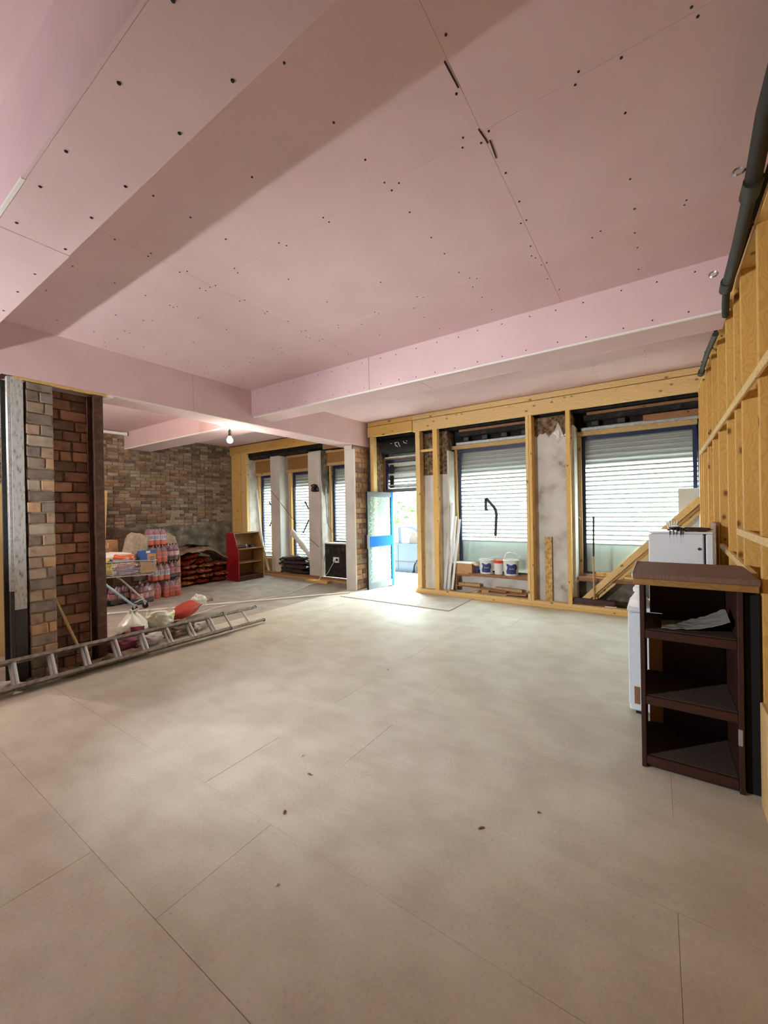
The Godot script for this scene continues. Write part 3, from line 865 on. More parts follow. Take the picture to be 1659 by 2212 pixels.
func build_brick_pier():
	var p = structure("brick_pier", "rough brick pier between two steel posts under the main beam")
	bb(p, "mortar_core", M.mortar, v3(-5.40, -0.02, -1.295), v3(-5.068, 2.925, -1.505), 0.0)
	bb(p, "mortar_core", M.mortar_dark, v3(-5.40, -0.02, -1.506), v3(-5.238, 2.925, -1.86), 0.0)
	var greys := ["brick_grey_0", "brick_grey_1", "brick_grey_2", "brick_grey_3", "brick_grey_4", "brick_grey_5"]
	var reds := ["brick_red_0", "brick_red_1", "brick_red_2", "brick_red_3", "brick_red_4"]
	pier_bricks(p, -5.05, -1.285, -1.51, 0.0, 2.925, 0.1095, [0.112, 0.225, 0.112, 0.225, 0.15], greys, [0.113])
	pier_bricks(p, -5.22, -1.512, -1.86, 0.0, 2.925, 0.1095, [0.09, 0.20, 0.12, 0.23], reds, [0.11, 0.23, 0.16])
	# steel posts
	var s = thing("steel_post", "pale galvanised steel post with a black foot at the brick pier's near end", "steel post", v3(-5.11, 0, -1.21))
	bb(s, "flange", M.flange_paint, v3(0.045, 0.72, -0.062), v3(0.06, 2.94, 0.03))
	bb(s, "flange", M.black_steel, v3(0.045, 0.0, -0.062), v3(0.06, 0.72, 0.03)).set_meta("label", "black painted lower flange")
	bb(s, "web", M.black_steel, v3(-0.14, 0.0, 0.0), v3(0.045, 2.94, 0.01))
	bb(s, "web_paint", M.galvanised, v3(-0.10, 1.0, 0.010), v3(0.044, 2.1, 0.0125), 0.0)
	bb(s, "side_strip", M.galvanised, v3(0.0, 0.9, 0.03), v3(0.058, 2.94, 0.055), 0.002)
	bb(s, "side_strip", M.black_steel, v3(0.0, 0.0, 0.03), v3(0.058, 0.9, 0.055), 0.002)
	bb(s, "flange", M.black_steel, v3(-0.155, 0.0, -0.062), v3(-0.14, 2.94, 0.06))
	var s2 = thing("steel_post", "dark rust-brown steel post at the far end of the brick pier", "steel post", v3(-5.12, 0, -1.90))
	bb(s2, "flange", M.rust_steel, v3(0.05, 0, -0.05), v3(0.066, 2.93, 0.04))
	bb(s2, "web", M.rust_steel, v3(-0.10, 0, -0.01), v3(0.05, 2.93, 0.004))
	bb(s2, "flange", M.rust_steel, v3(-0.116, 0, -0.05), v3(-0.10, 2.93, 0.04))
	bb(s2, "base_plate", M.rust_steel, v3(-0.15, 0, -0.08), v3(0.09, 0.012, 0.07))
	# pillar by the door: boarded on its end, bare brick on its side
	var q = structure("brick_pillar", "brick pillar by the open door with a grey board on its end")
	bb(q, "mortar_core", M.mortar, v3(-5.30, -0.02, -6.42), v3(-5.062, 2.94, -6.88), 0.0)
	pier_bricks(q, -5.045, -6.405, -6.88, 0.0, 2.94, 0.104, [0.13, 0.225, 0.09, 0.2], ["brick_red_1", "brick_red_3", "brick_grey_3", "brick_red_2", "brick_grey_1"], [0.112, 0.225])
	bb(q, "facing_board", M.greyboard, v3(-5.30, 0.0, -6.385), v3(-5.055, 0.98, -6.40), 0.002)
	bb(q, "facing_board", M.greyboard, v3(-5.30, 0.983, -6.384), v3(-5.053, 2.17, -6.40), 0.002)
	bb(q, "facing_board", M.greyboard, v3(-5.30, 2.173, -6.385), v3(-5.055, 2.86, -6.40), 0.002)
	bb(q, "facing_board", M.greyboard, v3(-5.30, 2.863, -6.385), v3(-5.10, 2.948, -6.40), 0.002)
	bb(q, "corner_bead", M.board_core, v3(-5.054, 0.0, -6.382), v3(-5.038, 2.86, -6.41), 0.002)

# ---------------------------------------------------------------- the street
func build_outside():
	var g = structure("pavement", "sunlit pavement outside the door")
	bb(g, "slab", M.paving, v3(-30, -0.5, -9.2), v3(15, -0.06, -7.5), 0.01)
	var rd = structure("road", "road outside the shop")
	bb(rd, "surface", M.asphalt, v3(-40, -0.6, -16.0), v3(25, -0.30, -9.2), 0.0)
	bb(rd, "far_pavement", M.paving, v3(-40, -0.6, -19.0), v3(25, -0.16, -16.0), 0.0)
	var h = thing("building", "pale rendered building across the road with shopfront windows", "building", v3(-8, -0.2, -19.2))
	bb(h, "wall", M.facade, v3(-30, 0, -0.4), v3(30, 9, 0), 0.0)
	for i in 12:
		var x := -27.0 + 4.6 * i
		var wn = bb(h, "window", M.grey_frame, v3(x, 1.0, 0.0), v3(x + 2.0, 2.6, 0.06))
		bx(wn, "pane", M.label_blue, v3(0, 0, 0.035), v3(1.84, 1.44, 0.01), Basis(), 0.0)
		var w2 = bb(h, "window", M.grey_frame, v3(x, 4.4, 0.0), v3(x + 1.2, 6.2, 0.06))
		bx(w2, "pane", M.label_blue, v3(0, 0, 0.035), v3(1.04, 1.64, 0.01), Basis(), 0.0)
	bb(h, "door", M.sack_yellow, v3(-1.75, 0, 0.0), v3(-0.9, 2.4, 0.05))
	bb(h, "door_post", M.old_timber, v3(-1.95, 0, 0.0), v3(-1.8, 2.9, 0.07))
	# hedge across the road
	var hd := MB.new()
	var rr := RandomNumberGenerator.new(); rr.seed = 12
	for i in 1500:
		var p := v3(rr.randf_range(-3.5, 3.5), rr.randf_range(0.0, 2.3), rr.randf_range(-0.4, 0.4))
		var b := Basis.from_euler(v3(rr.randf() * 6, rr.randf() * 6, 0))
		var s := 0.11
		hd.face(p + b * v3(-s, 0, 0), p + b * v3(0, s * 0.6, 0.02), p + b * v3(s, 0, 0), p + b * v3(0, -s * 0.6, 0.02), b * Vector3.BACK)
	var he = thing("hedge", "green hedge across the road seen through the door glass", "hedge", v3(-12.5, -0.16, -16.6))
	stuff(put("leaves", hd, M.leaf, he))
	var hb := MB.new(); hb.box(v3(0, 1.05, 0), v3(6.8, 2.1, 0.5), Basis(), 0.1)
	put("twigs", hb, M.leaf, he)
	# the parked car
	var c = thing("car", "silver-blue car parked at the kerb outside the open door", "car", v3(-6.5, -0.30, -10.35))
	var side := PackedVector2Array([Vector2(-2.05, 0.35), Vector2(-2.02, 0.72), Vector2(-1.75, 0.86), Vector2(-0.95, 0.95), Vector2(1.2, 0.99), Vector2(1.95, 0.95), Vector2(2.08, 0.7), Vector2(2.05, 0.34), Vector2(1.72, 0.24)])
	for i in 9: side.append(Vector2(1.33 + 0.36 * cos(PI * i / 8.0), 0.26 + 0.40 * sin(PI * i / 8.0)))
	side.append_array([Vector2(0.93, 0.20), Vector2(-0.87, 0.20)])
	for i in 9: side.append(Vector2(-1.27 + 0.36 * cos(PI * i / 8.0), 0.26 + 0.40 * sin(PI * i / 8.0)))
	side.append(Vector2(-1.7, 0.24))
	var mb := MB.new(); mb.slab(side, 1.72)
	put("body", mb, M.car_paint, c)
	var top := PackedVector2Array([Vector2(-1.05, 0.92), Vector2(-0.35, 1.42), Vector2(0.9, 1.46), Vector2(1.75, 1.05), Vector2(1.85, 0.95)])
	mb = MB.new(); mb.slab(top, 1.44)
	put("roof", mb, M.car_paint, c)
	for s in [0.73, -0.73]:
		for pl in [PackedVector2Array([Vector2(-0.86, 0.99), Vector2(-0.28, 1.38), Vector2(0.44, 1.42), Vector2(0.44, 0.99)]), PackedVector2Array([Vector2(0.56, 0.99), Vector2(0.53, 1.42), Vector2(0.86, 1.40), Vector2(1.45, 1.02)])]:
			mb = MB.new(); mb.slab(pl, 0.02, v3(0, 0, s))
			put("window", mb, M.car_glass, c)
		for x in [0.05, 0.95]:
			mb = MB.new()
			mb.slab(PackedVector2Array([Vector2(x - 0.16, 0.995), Vector2(x + 0.2, 0.995), Vector2(x + 0.16, 1.12), Vector2(x + 0.06, 1.2), Vector2(x + 0.05, 1.27), Vector2(x - 0.02, 1.30), Vector2(x - 0.09, 1.27), Vector2(x - 0.08, 1.2), Vector2(x - 0.14, 1.14)]), 0.008, v3(0, 0, s * 1.02))
			put("seat", mb, M.seat_cloth, c)
		mb = MB.new(); mb.box(v3(0.5, 0.62, s * 1.183), v3(0.006, 0.66, 0.006), Basis(), 0.0); mb.box(v3(0.1, 0.5, s * 1.183), v3(2.2, 0.025, 0.012), Basis(), 0.0)
		put("door_line", mb, M.black_plastic, c)
		for x in [1.33, -1.27]:
			mb = MB.new()
			mb.lathe([Vector2(0.0, 0.1), Vector2(0.2, 0.1), Vector2(0.24, 0.11), Vector2(0.31, 0.09), Vector2(0.32, 0.0), Vector2(0.31, -0.09), Vector2(0.0, -0.09)], 24, Vector3.ZERO, Basis(Vector3.RIGHT, PI / 2))
			var wh = put("wheel", mb, M.tyre, c, v3(x, 0.32, s * 1.05))
			mb = MB.new()
			mb.lathe([Vector2(0.0, 0.115), Vector2(0.19, 0.105), Vector2(0.2, 0.09)], 20, Vector3.ZERO, Basis(Vector3.RIGHT, PI / 2 * signf(s)))
			put("hubcap", mb, M.chrome, wh)

# ---------------------------------------------------------------- lamps
func build_lamps():
	# bare bulb hanging beyond the main beam
	var b = thing("hanging_bulb", "bare lit bulb hanging from a black lampholder beside the main beam", "light bulb", v3(-5.75, 2.80, -4.03))
	tubed(b, "flex", M.black_plastic, [v3(0, 0.16, 0), v3(0.005, 0.4, 0.01), v3(0, 0.655, 0)], 0.004, 6)
	var mb := MB.new()
	mb.lathe([Vector2(0, 0.17), Vector2(0.012, 0.168), Vector2(0.02, 0.15), Vector2(0.022, 0.08), Vector2(0.026, 0.07), Vector2(0.026, 0.06), Vector2(0, 0.06)].map(func(q): return q), 14)
	put("lampholder", mb, M.black_plastic, b)
	mb = MB.new()
	mb.lathe([Vector2(0.0, -0.055), Vector2(0.02, -0.052), Vector2(0.042, -0.035), Vector2(0.05, -0.01), Vector2(0.045, 0.02), Vector2(0.028, 0.045), Vector2(0.022, 0.06)], 18)
	put("bulb", mb, M.bulb_glow, b)
	var l := OmniLight3D.new()
	l.name = "bulb_light"; l.light_energy = 1.3; l.light_color = Color(1, 0.95, 0.88); l.light_size = 0.04
	l.omni_range = 14; l.omni_attenuation = 2.0; l.shadow_enabled = true
	b.add_child(l)
	var b2 = b.duplicate()  # added unseen bulb that brightens the left bay
	b2.name = numbered(self, "hanging_bulb"); add_child(b2)
	b2.position = v3(-7.6, 2.80, -0.4)
	tag(b2, "second bare bulb, hanging in the left bay out of sight behind the brick pier", "light bulb")
	b2.get_node("bulb_light").light_energy = 3.8
	# site lamp on a stand behind the photographer
	var w = thing("work_lamp", "site floodlight on a tripod stand behind the camera position", "work lamp", v3(-4.0, 0, 1.1))
	for k in 3:
		var a := TAU * k / 3.0
		tubed(w, "leg", M.black_steel, [v3(0.03 * cos(a), 0.75, 0.03 * sin(a)), v3(0.42 * cos(a), 0.0, 0.42 * sin(a))], 0.012)
	tubed(w, "pole", M.black_steel, [v3(0, 0.6, 0), v3(0, 1.56, 0)], 0.014)
	bb(w, "cross_bar", M.black_steel, v3(-0.24, 1.555, -0.015), v3(0.24, 1.585, 0.015))
	# two heads: one tipped up to the ceiling, one added as fill for floor and front wall
	for q in [[-0.17, Basis(Vector3.UP, 0.1) * Basis(Vector3.RIGHT, deg_to_rad(48)), 5.2, 70.0, 0.35], [0.17, Basis(Vector3.UP, deg_to_rad(-25)) * Basis(Vector3.RIGHT, deg_to_rad(-4)), 17.0, 37.0, 0.9]]:
		var tilt: Basis = q[1]
		var hd = put("head", _box_mb(v3(0.3, 0.24, 0.06)), M.black_plastic, w, v3(q[0], 1.70, 0), tilt)
		put("lens", _box_mb(v3(0.26, 0.20, 0.006)), M.bulb_glow, hd, v3(0, 0, -0.034))
		var s := SpotLight3D.new()
		s.name = "flood_light"; s.light_energy = q[2]; s.light_color = Color(0.95, 0.98, 1.0); s.light_size = 0.03
		s.spot_angle = q[3]; s.spot_angle_attenuation = q[4]; s.spot_range = 20; s.spot_attenuation = 2.0; s.shadow_enabled = true
		s.transform = Transform3D(tilt, v3(q[0], 1.70, 0) + tilt * v3(0, 0, -0.06))
		w.add_child(s, true)

func _box_mb(s: Vector3, bev := 0.004) -> MB:
	var mb := MB.new()
	mb.box(Vector3.ZERO, s, Basis(), bev, ro())
	return mb

# ---------------------------------------------------------------- the door
func build_door():
	var d = structure("door_1", "open blue metal door with glass panes at the shop entrance")
	var zf := -7.30
	bb(d, "frame", M.blue_frame, v3(-4.90, 2.06, zf), v3(-4.85, 2.70, zf - 0.06))
	bb(d, "frame", M.old_timber, v3(-4.945, 2.0, zf + 0.04), v3(-4.90, 2.74, zf - 0.06))
	bb(d, "frame", M.old_timber, v3(-4.945, 2.70, zf + 0.04), v3(-3.87, 2.745, zf - 0.06))
	bb(d, "frame", M.blue_frame, v3(-4.85, 2.64, zf), v3(-3.87, 2.70, zf - 0.06))
	bb(d, "frame", M.grey_frame, v3(-4.92, 2.0, zf), v3(-3.87, 2.06, zf - 0.06))
	bb(d, "frame", M.grey_frame, v3(-4.79, 0.0, zf), v3(-4.735, 2.0, zf - 0.06))
	bb(d, "frame", M.grey_frame, v3(-3.92, 0.0, zf), v3(-3.87, 2.0, zf - 0.06))
	bb(d, "frame", M.plaster_stained, v3(-4.99, 0.0, zf), v3(-4.79, 2.0, zf - 0.1))
	# louvres of the fanlight
	for i in 3:
		bx(d, "louvre", M.galvanised, v3(-4.36, 2.13 + 0.23 * i, zf - 0.02), v3(0.94, 0.012, 0.09), Basis(Vector3.RIGHT, -0.9), 0.002)
	bb(d, "louvre_arm", M.black_plastic, v3(-4.80, 2.1, zf - 0.01), v3(-4.70, 2.62, zf - 0.03))
	# the leaf, swung inwards; local x runs from the hinge to the lock edge
	var leaf := Node3D.new()
	leaf.name = "leaf"; d.add_child(leaf, true)
	var dir := v3(-0.115, 0, 0.755).normalized()
	leaf.transform = Transform3D(Basis(dir, Vector3.UP, dir.cross(Vector3.UP)), v3(-4.735, 0.012, zf + 0.01))
	var W := 0.775
	bb(leaf, "stile", M.blue_door, v3(0.0, 0.0, -0.022), v3(0.065, 1.985, 0.022))
	bb(leaf, "stile", M.grey_frame, v3(W - 0.05, 0.0, -0.022), v3(W, 1.985, 0.022))
	bb(leaf, "top_rail", M.grey_frame, v3(0.065, 1.88, -0.021), v3(W - 0.05, 1.985, 0.021))
	bb(leaf, "bottom_rail", M.grey_frame, v3(0.065, 0.0, -0.021), v3(W - 0.05, 0.13, 0.021))
	bb(leaf, "mid_rail", M.blue_door, v3(0.065, 0.86, -0.024), v3(W - 0.05, 1.07, 0.024))
	bb(leaf, "pane", M.dirty_glass, v3(0.065, 1.07, -0.003), v3(W - 0.05, 1.88, 0.003), 0.0)
	bb(leaf, "pane", M.dirty_glass, v3(0.065, 0.13, -0.003), v3(W - 0.05, 0.86, 0.003), 0.0)
	bb(leaf, "lock_case", M.black_plastic, v3(W - 0.01, 0.83, -0.03), v3(W + 0.035, 1.11, 0.05))
	bb(leaf, "sticker", M.paper, v3(W - 0.26, 0.30, 0.003), v3(W - 0.14, 0.84, 0.005), 0.0)
	bb(leaf, "sticker", M.paper, v3(0.2, 0.56, 0.003), v3(0.42, 0.62, 0.005), 0.0)
	bb(leaf, "edge_strip", M.tyre, v3(W, 0.0, -0.02), v3(W + 0.008, 1.985, 0.02))
	# black roller barrel over the door, daubed with white marks
	var t = thing("shutter_barrel", "black shutter barrel with daubed white marks above the open doorway", "shutter box", v3(-4.36, 2.95, -7.12))
	var mb := MB.new()
	mb.lathe([Vector2(0, -0.44), Vector2(0.13, -0.44), Vector2(0.15, -0.42), Vector2(0.155, 0.0), Vector2(0.15, 0.42), Vector2(0.13, 0.44), Vector2(0, 0.44)], 20, Vector3.ZERO, Basis(Vector3.BACK, PI / 2))
	put("barrel", mb, M.dark_void, t)
	bb(t, "bracket", M.black_steel, v3(-0.46, -0.2, -0.17), v3(-0.445, 0.17, 0.1))
	bb(t, "bracket", M.black_steel, v3(0.445, -0.2, -0.17), v3(0.46, 0.17, 0.1))
	bb(t, "bottom_tray", M.galvanised, v3(-0.44, -0.235, -0.1), v3(0.46, -0.21, 0.0))
	for q in [[-0.10, 0.05, -0.07, -0.03], [-0.10, 0.04, -0.04, 0.05], [-0.06, -0.01, -0.03, -0.05], [-0.02, 0.05, 0.01, 0.0], [0.0, 0.0, 0.03, -0.05], [0.10, 0.06, 0.13, 0.02], [0.12, 0.02, 0.19, 0.0], [0.17, 0.06, 0.20, 0.04], [-0.2, 0.04, -0.17, 0.03]]:
		var pa := []
		for k in 4:
			var x: float = lerpf(q[0], q[2], k / 3.0)
			var yy: float = lerpf(q[1], q[3], k / 3.0)
			pa.append(v3(x + 0.02, yy, sqrt(0.156 * 0.156 - yy * yy)))
		tubed(t, "white_daub", M.board_core, pa, 0.006, 5)

# ---------------------------------------------------------------- roller shutters
func slat_mesh(L: float) -> ArrayMesh:
	var a := MB.new()
	var h := L / 2
	a.grid(1, 4, func(u, w): return v3(lerpf(-h, h, u), 0.033 + 0.0405 * w, 0.008 * sin(PI * w)))
	var me := a.mesh(M.slat_perforated)
	var b := MB.new()
	b.grid(1, 6, func(u, w): return v3(lerpf(-h, h, u), 0.033 * w, 0.010 * sin(PI * w)), 0.003)
	var ar := []
	ar.resize(Mesh.ARRAY_MAX)
	ar[Mesh.ARRAY_VERTEX] = b.v; ar[Mesh.ARRAY_NORMAL] = b.n; ar[Mesh.ARRAY_TEX_UV] = b.t
	me.add_surface_from_arrays(Mesh.PRIMITIVE_TRIANGLES, ar)
	me.surface_set_material(1, M.slat)
	return me

func build_shutters():
	var L := [
		["roller shutter behind the narrow window nearest the brick wall", -9.10, -8.32, 0.50, 2.72],
		["roller shutter behind the narrow window between the two grey columns", -7.86, -6.90, 0.50, 2.72],
		["roller shutter behind the window over the dark socket panel", -6.48, -5.60, 0.86, 2.76],
		["rolled-up roller shutter hanging in the fanlight over the open door", -4.93, -3.85, 2.06, 2.76],
		["lit roller shutter behind the window with the paint tubs", -3.25, -1.75, 0.98, 2.80],
		["lit roller shutter behind the window with the leaning planks", -1.08, 0.52, 0.98, 2.80]]
	for q in L:
		var w: float = q[2] - q[1]
		var t = thing("roller_shutter", q[0], "roller shutter", v3((q[1] + q[2]) / 2, q[3], -7.42), 0.0, "roller shutters along the shop front")
		var me := slat_mesh(w)
		var n := int((q[4] - q[3]) / 0.0735)
		for i in n: put("slat", me, null, t, v3(0, 0.0735 * i, 0))
		for s in [-1, 1]:
			bb(t, "guide_rail", M.blue_frame, v3(s * (w / 2 - 0.03), -0.4, -0.03), v3(s * (w / 2 + 0.005), q[4] - q[3], 0.03))
		if q[3] > 0.9 and q[3] < 1.5 or q[3] == 0.50:
			bb(t, "bottom_panel", M.frosted, v3(-w / 2 + 0.03, 0.50 - q[3] - (0.08 if q[3] > 0.9 else 0.06), -0.012), v3(w / 2 - 0.03, 0.0, 0.012))
		else:
			bb(t, "bottom_bar", M.slat, v3(-w / 2 + 0.03, -0.05, -0.012), v3(w / 2 - 0.03, 0.0, 0.012))
	# strips left hanging on the glass
	var pts := [v3(-2.653, 1.60, 0), v3(-2.655, 1.775, 0), v3(-2.632, 1.79, 0), v3(-2.513, 1.65, 0), v3(-2.47, 1.588, 0), v3(-2.455, 1.495, 0), v3(-2.468, 1.297, 0), v3(-2.479, 1.109, 0)]
	var mb := MB.new()
	for i in pts.size() - 1: mb.box((pts[i] + pts[i + 1]) / 2 + v3(0, 0, -7.292), v3(0.05, (pts[i + 1] - pts[i]).length() + 0.02, 0.012), along(pts[i], pts[i + 1], Vector3.BACK), 0.004)
	mb.tube([v3(-2.479, 1.11, -7.292), v3(-2.484, 1.03, -7.292)], 0.005, 6)
	mb.box(v3(-2.64, 1.59, -7.288), v3(0.06, 0.035, 0.02), Basis(), 0.004)
	solo("hanging_strip", mb, M.pipe_black, "dark hooked strip stuck on the glass above the paint tubs", "strip")
	for q in [[v3(-7.347, 1.854, -7.29), v3(-7.2, 1.64, -7.29), "dark bar slanting down right on the second narrow window's glass"], [v3(-7.432, 1.094, -7.29), v3(-7.2, 1.46, -7.29), "dark bar slanting up right on the second narrow window's glass"], [v3(-8.693, 1.877, -7.29), v3(-8.59, 1.75, -7.29), "short dark bar high on the narrow window beside the brick wall"], [v3(-8.691, 1.263, -7.29), v3(-8.59, 1.45, -7.29), "short dark bar low on the narrow window beside the brick wall"]]:
		mb = MB.new()
		mb.box(Vector3.ZERO, v3(0.04, (q[1] - q[0]).length(), 0.012), Basis(), 0.003)
		mb.box(v3(0, -(q[1] - q[0]).length() / 2, 0.003), v3(0.055, 0.05, 0.016), Basis(), 0.004)
		solo("window_bar", mb, M.pipe_black, q[2], "bar", (q[0] + q[1]) / 2, along(q[0], q[1], Vector3.BACK), "dark bars on the narrow windows")

# ---------------------------------------------------------------- right-hand corner
func build_right_corner():
	# open bookcase
	var b = thing("bookcase", "dark brown open bookcase with three shelves beside the stud wall", "bookcase", v3(0.14, 0, -3.17))
	for s in [-1, 1]:
		bb(b, "side_panel", M.dark_wood, v3(s * 0.24, 0.0, -0.245), v3(s * 0.215, 1.165, 0.245))
	for y in [0.845, 0.44, 0.075]:
		bb(b, "shelf", M.dark_wood, v3(-0.215, y - 0.022, -0.235), v3(0.215, y, 0.235))
		bb(b, "shelf_lip", M.dark_wood, v3(-0.215, y - 0.05, 0.222), v3(0.215, y - 0.001, 0.243))
	bb(b, "plinth", M.dark_wood, v3(-0.215, 0.0, 0.2), v3(0.215, 0.052, 0.22))
	bb(b, "back_panel", M.dark_wood, v3(-0.125, 0.02, -0.243), v3(0.215, 0.85, -0.236), 0.0)
	bb(b, "back_panel", M.dark_wood, v3(-0.195, 0.85, -0.243), v3(0.215, 1.165, -0.236), 0.0)
	for y in [0.845, 0.44, 0.075]: bb(b, "dusty_lining", M.dusty_wood, v3(-0.213, y, -0.233), v3(0.213, y + 0.003, 0.22), 0.0)
	bb(b, "back_strip", M.plywood, v3(-0.205, 0.02, -0.256), v3(-0.125, 0.80, -0.247), 0.0)
	bb(b, "top", M.top_wood, v3(-0.272, 1.165, -0.33), v3(0.305, 1.198, 0.305), 0.004)
	bb(b, "top_lip", M.cabinet_wood, v3(-0.27, 1.128, 0.27), v3(0.30, 1.166, 0.303), 0.004)
	bb(b, "worn_edge", M.board_core, v3(-0.276, 1.17, -0.32), v3(-0.271, 1.200, 0.30), 0.001)
	bb(b, "catch", M.cloudy_plastic, v3(0.212, 0.27, 0.243), v3(0.232, 0.36, 0.252), 0.003)
	# crumpled plastic on the top shelf
	var nz := FastNoiseLite.new(); nz.seed = 9; nz.frequency = 6.0
	var mb := MB.new()
	mb.grid(16, 12, func(u, w):
		var x: float = lerpf(-0.13, 0.19, u)
		var z: float = lerpf(-0.12, 0.10, w)
		return v3(x, 0.86 + 0.11 * pow(u, 2.2) * (1.0 - 0.3 * w) + 0.012 * nz.get_noise_2d(x * 3, z * 3), z), 0.002)
	solo("plastic_sheet", mb, M.cloudy_plastic, "curled piece of pale plastic sheet on the bookcase's upper shelf", "sheet", v3(0.14, 0, -3.06))
	# low white appliance with a bottle on it
	var a = thing("appliance", "low white appliance standing behind the left side of the bookcase", "appliance", v3(0.06, 0, -3.80))
	bb(a, "body", M.white_enamel, v3(-0.26, 0.03, -0.2), v3(0.26, 0.80, 0.17), 0.012)
	bb(a, "door", M.white_enamel, v3(-0.26, 0.09, 0.174), v3(0.26, 0.79, 0.20), 0.01)
	bb(a, "worktop", M.white_enamel, v3(-0.265, 0.80, -0.205), v3(0.265, 0.832, 0.205), 0.008)
	bb(a, "foot", M.black_plastic, v3(-0.22, 0.0, 0.1), v3(-0.18, 0.03, 0.14))
	bb(a, "foot", M.black_plastic, v3(0.18, 0.0, 0.1), v3(0.22, 0.03, 0.14))
	bb(a, "badge", M.old_timber, v3(-0.225, 0.10, 0.2), v3(-0.19, 0.23, 0.204), 0.001)
	var j = thing("bottle", "white plastic bottle with a round cap on the low white appliance", "bottle", v3(-0.125, 0.832, -3.68))
	mb = MB.new()
	mb.lathe([Vector2(0, 0), Vector2(0.07, 0.0), Vector2(0.072, 0.02), Vector2(0.06, 0.055), Vector2(0.035, 0.095), Vector2(0.03, 0.11)], 20)
	put("body", mb, M.white_plastic, j)
	mb = MB.new()
	mb.lathe([Vector2(0.03, 0.105), Vector2(0.042, 0.11), Vector2(0.044, 0.135), Vector2(0.03, 0.155), Vector2(0, 0.158)], 18)
	put("cap", mb, M.white_plastic, j)
	# tall white fridge behind
	var f = thing("fridge", "tall white fridge behind the bookcase with loose cables on top", "fridge", v3(0.145, 0, -4.42))
	bb(f, "cabinet", M.white_enamel, v3(-0.20, 0.02, -0.22), v3(0.225, 1.365, 0.18), 0.012)
	bb(f, "door", M.white_enamel, v3(-0.215, 0.06, 0.186), v3(0.165, 1.362, 0.225), 0.012)
	bb(f, "door_gap", M.black_plastic, v3(0.165, 0.06, 0.18), v3(0.178, 1.36, 0.212), 0.001)
	bb(f, "side_trim", M.white_enamel, v3(0.178, 0.06, 0.186), v3(0.228, 1.362, 0.225), 0.01)
	mb = MB.new()
	mb.lathe([Vector2(0, 0.012), Vector2(0.009, 0.011), Vector2(0.012, 0.0)], 14, Vector3.ZERO, Basis(Vector3.RIGHT, PI / 2))
	put("lock", mb, M.pipe_black, f, v3(0.135, 1.24, 0.225))
	for s in [-0.16, 0.18]: bb(f, "foot", M.black_plastic, v3(s - 0.02, 0.0, 0.1), v3(s + 0.02, 0.02, 0.14))
	bb(f, "top", M.white_enamel, v3(-0.21, 1.365, -0.22), v3(0.225, 1.38, 0.215), 0.006)
	# cables
	var r := RandomNumberGenerator.new(); r.seed = 31
	var c = thing("cable_bundle", "tangle of black and white cables hanging over the fridge's front edge", "cables", v3(0.13, 1.38, -4.25))
	for i in 9:
		var p := []
		for k in 6: p.append(v3(r.randf_range(-0.06, 0.06), r.randf_range(0.006, 0.05), r.randf_range(-0.12, 0.03)))
		tubed(c, "cable", M.black_plastic if i % 3 else M.white_plastic, curve(p, 5), 0.0065, 6)
	for i in 7:
		var x0 := r.randf_range(-0.05, 0.06)
		var x1 := x0 + r.randf_range(-0.03, 0.03)
		tubed(c, "strand", M.pipe_black, curve([v3(x0 * 0.5, 0.03, -0.02), v3(x0, 0.02, 0.045), v3(x0, -0.07, 0.052), v3((x0 + x1) / 2 + 0.01, -0.15, 0.050), v3(x1, -0.19 - 0.05 * r.randf(), 0.050)], 5), 0.0032, 5)
	for i in 5:
		tubed(c, "cable_end", M.white_plastic, [v3(0.01 * i - 0.05, 0.012, 0.0), v3(0.02 * i - 0.07, 0.08 + 0.012 * (i % 3), -0.03)], 0.006, 6)
	bb(self, "added_shade_panel", M.dark_void, v3(0.39, 0.0, -2.96), v3(0.455, 1.10, -3.42), 0.004)  # added slab, blackens the shaded gap beside the bookcase
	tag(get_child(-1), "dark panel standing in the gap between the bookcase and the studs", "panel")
	mb = MB.new()
	mb.pillow(v3(0.125, 0.012, -0.01), v3(0.19, 0.03, 0.09), Basis(), 55, 0.45, 26, 12)
	solo("rag", mb, M.rust_steel, "crumpled dark brown rag lying on the fridge beside the cables", "rag", v3(0.13, 1.386, -4.25))
	# brown board against the studs behind the fridge
	bx(self, "board", M.old_timber, v3(0.438, 0.72, -4.86), v3(0.02, 1.44, 0.42))
	tag(get_child(-1), "brown board standing against the studs behind the white fridge", "board")
	# short pale board by the right frame edge
	bx(self, "board", M.pine_pale, v3(0.445, 0.275, -2.80), v3(0.018, 0.55, 0.16))
	tag(get_child(-1), "short pale board against the studs right of the bookcase", "board")
	# black soil pipe under the ceiling
	var p = thing("soil_pipe", "black waste pipe running under the ceiling along the right-hand studs", "pipe", v3(0, 0, 0))
	tubed(p, "pipe", M.pipe_black, [v3(0.40, 3.265, -1.2), v3(0.40, 3.262, -2.33), v3(0.40, 3.15, -2.64)], 0.034, 14)
	tubed(p, "pipe", M.pipe_black, [v3(0.40, 3.15, -2.64), v3(0.405, 3.10, -3.1), v3(0.408, 3.085, -3.60)], 0.030, 14)
	tubed(p, "pipe", M.pipe_black, [v3(0.408, 3.085, -3.60), v3(0.415, 3.02, -3.72), v3(0.43, 2.985, -3.86)], 0.022, 12)
	tubed(p, "pipe", M.pipe_black, [v3(0.42, 3.03, -4.36), v3(0.41, 3.05, -5.0), v3(0.42, 3.07, -5.7)], 0.022, 12)
	for q in [[v3(0.40, 3.15, -2.60), v3(0.40, 3.145, -2.72), 0.040], [v3(0.405, 3.09, -3.52), v3(0.408, 3.083, -3.64), 0.037], [v3(0.42, 3.07, -5.62), v3(0.42, 3.07, -5.74), 0.032]]:
		tubed(p, "collar", M.pipe_black, [q[0], q[1]], q[2], 14)
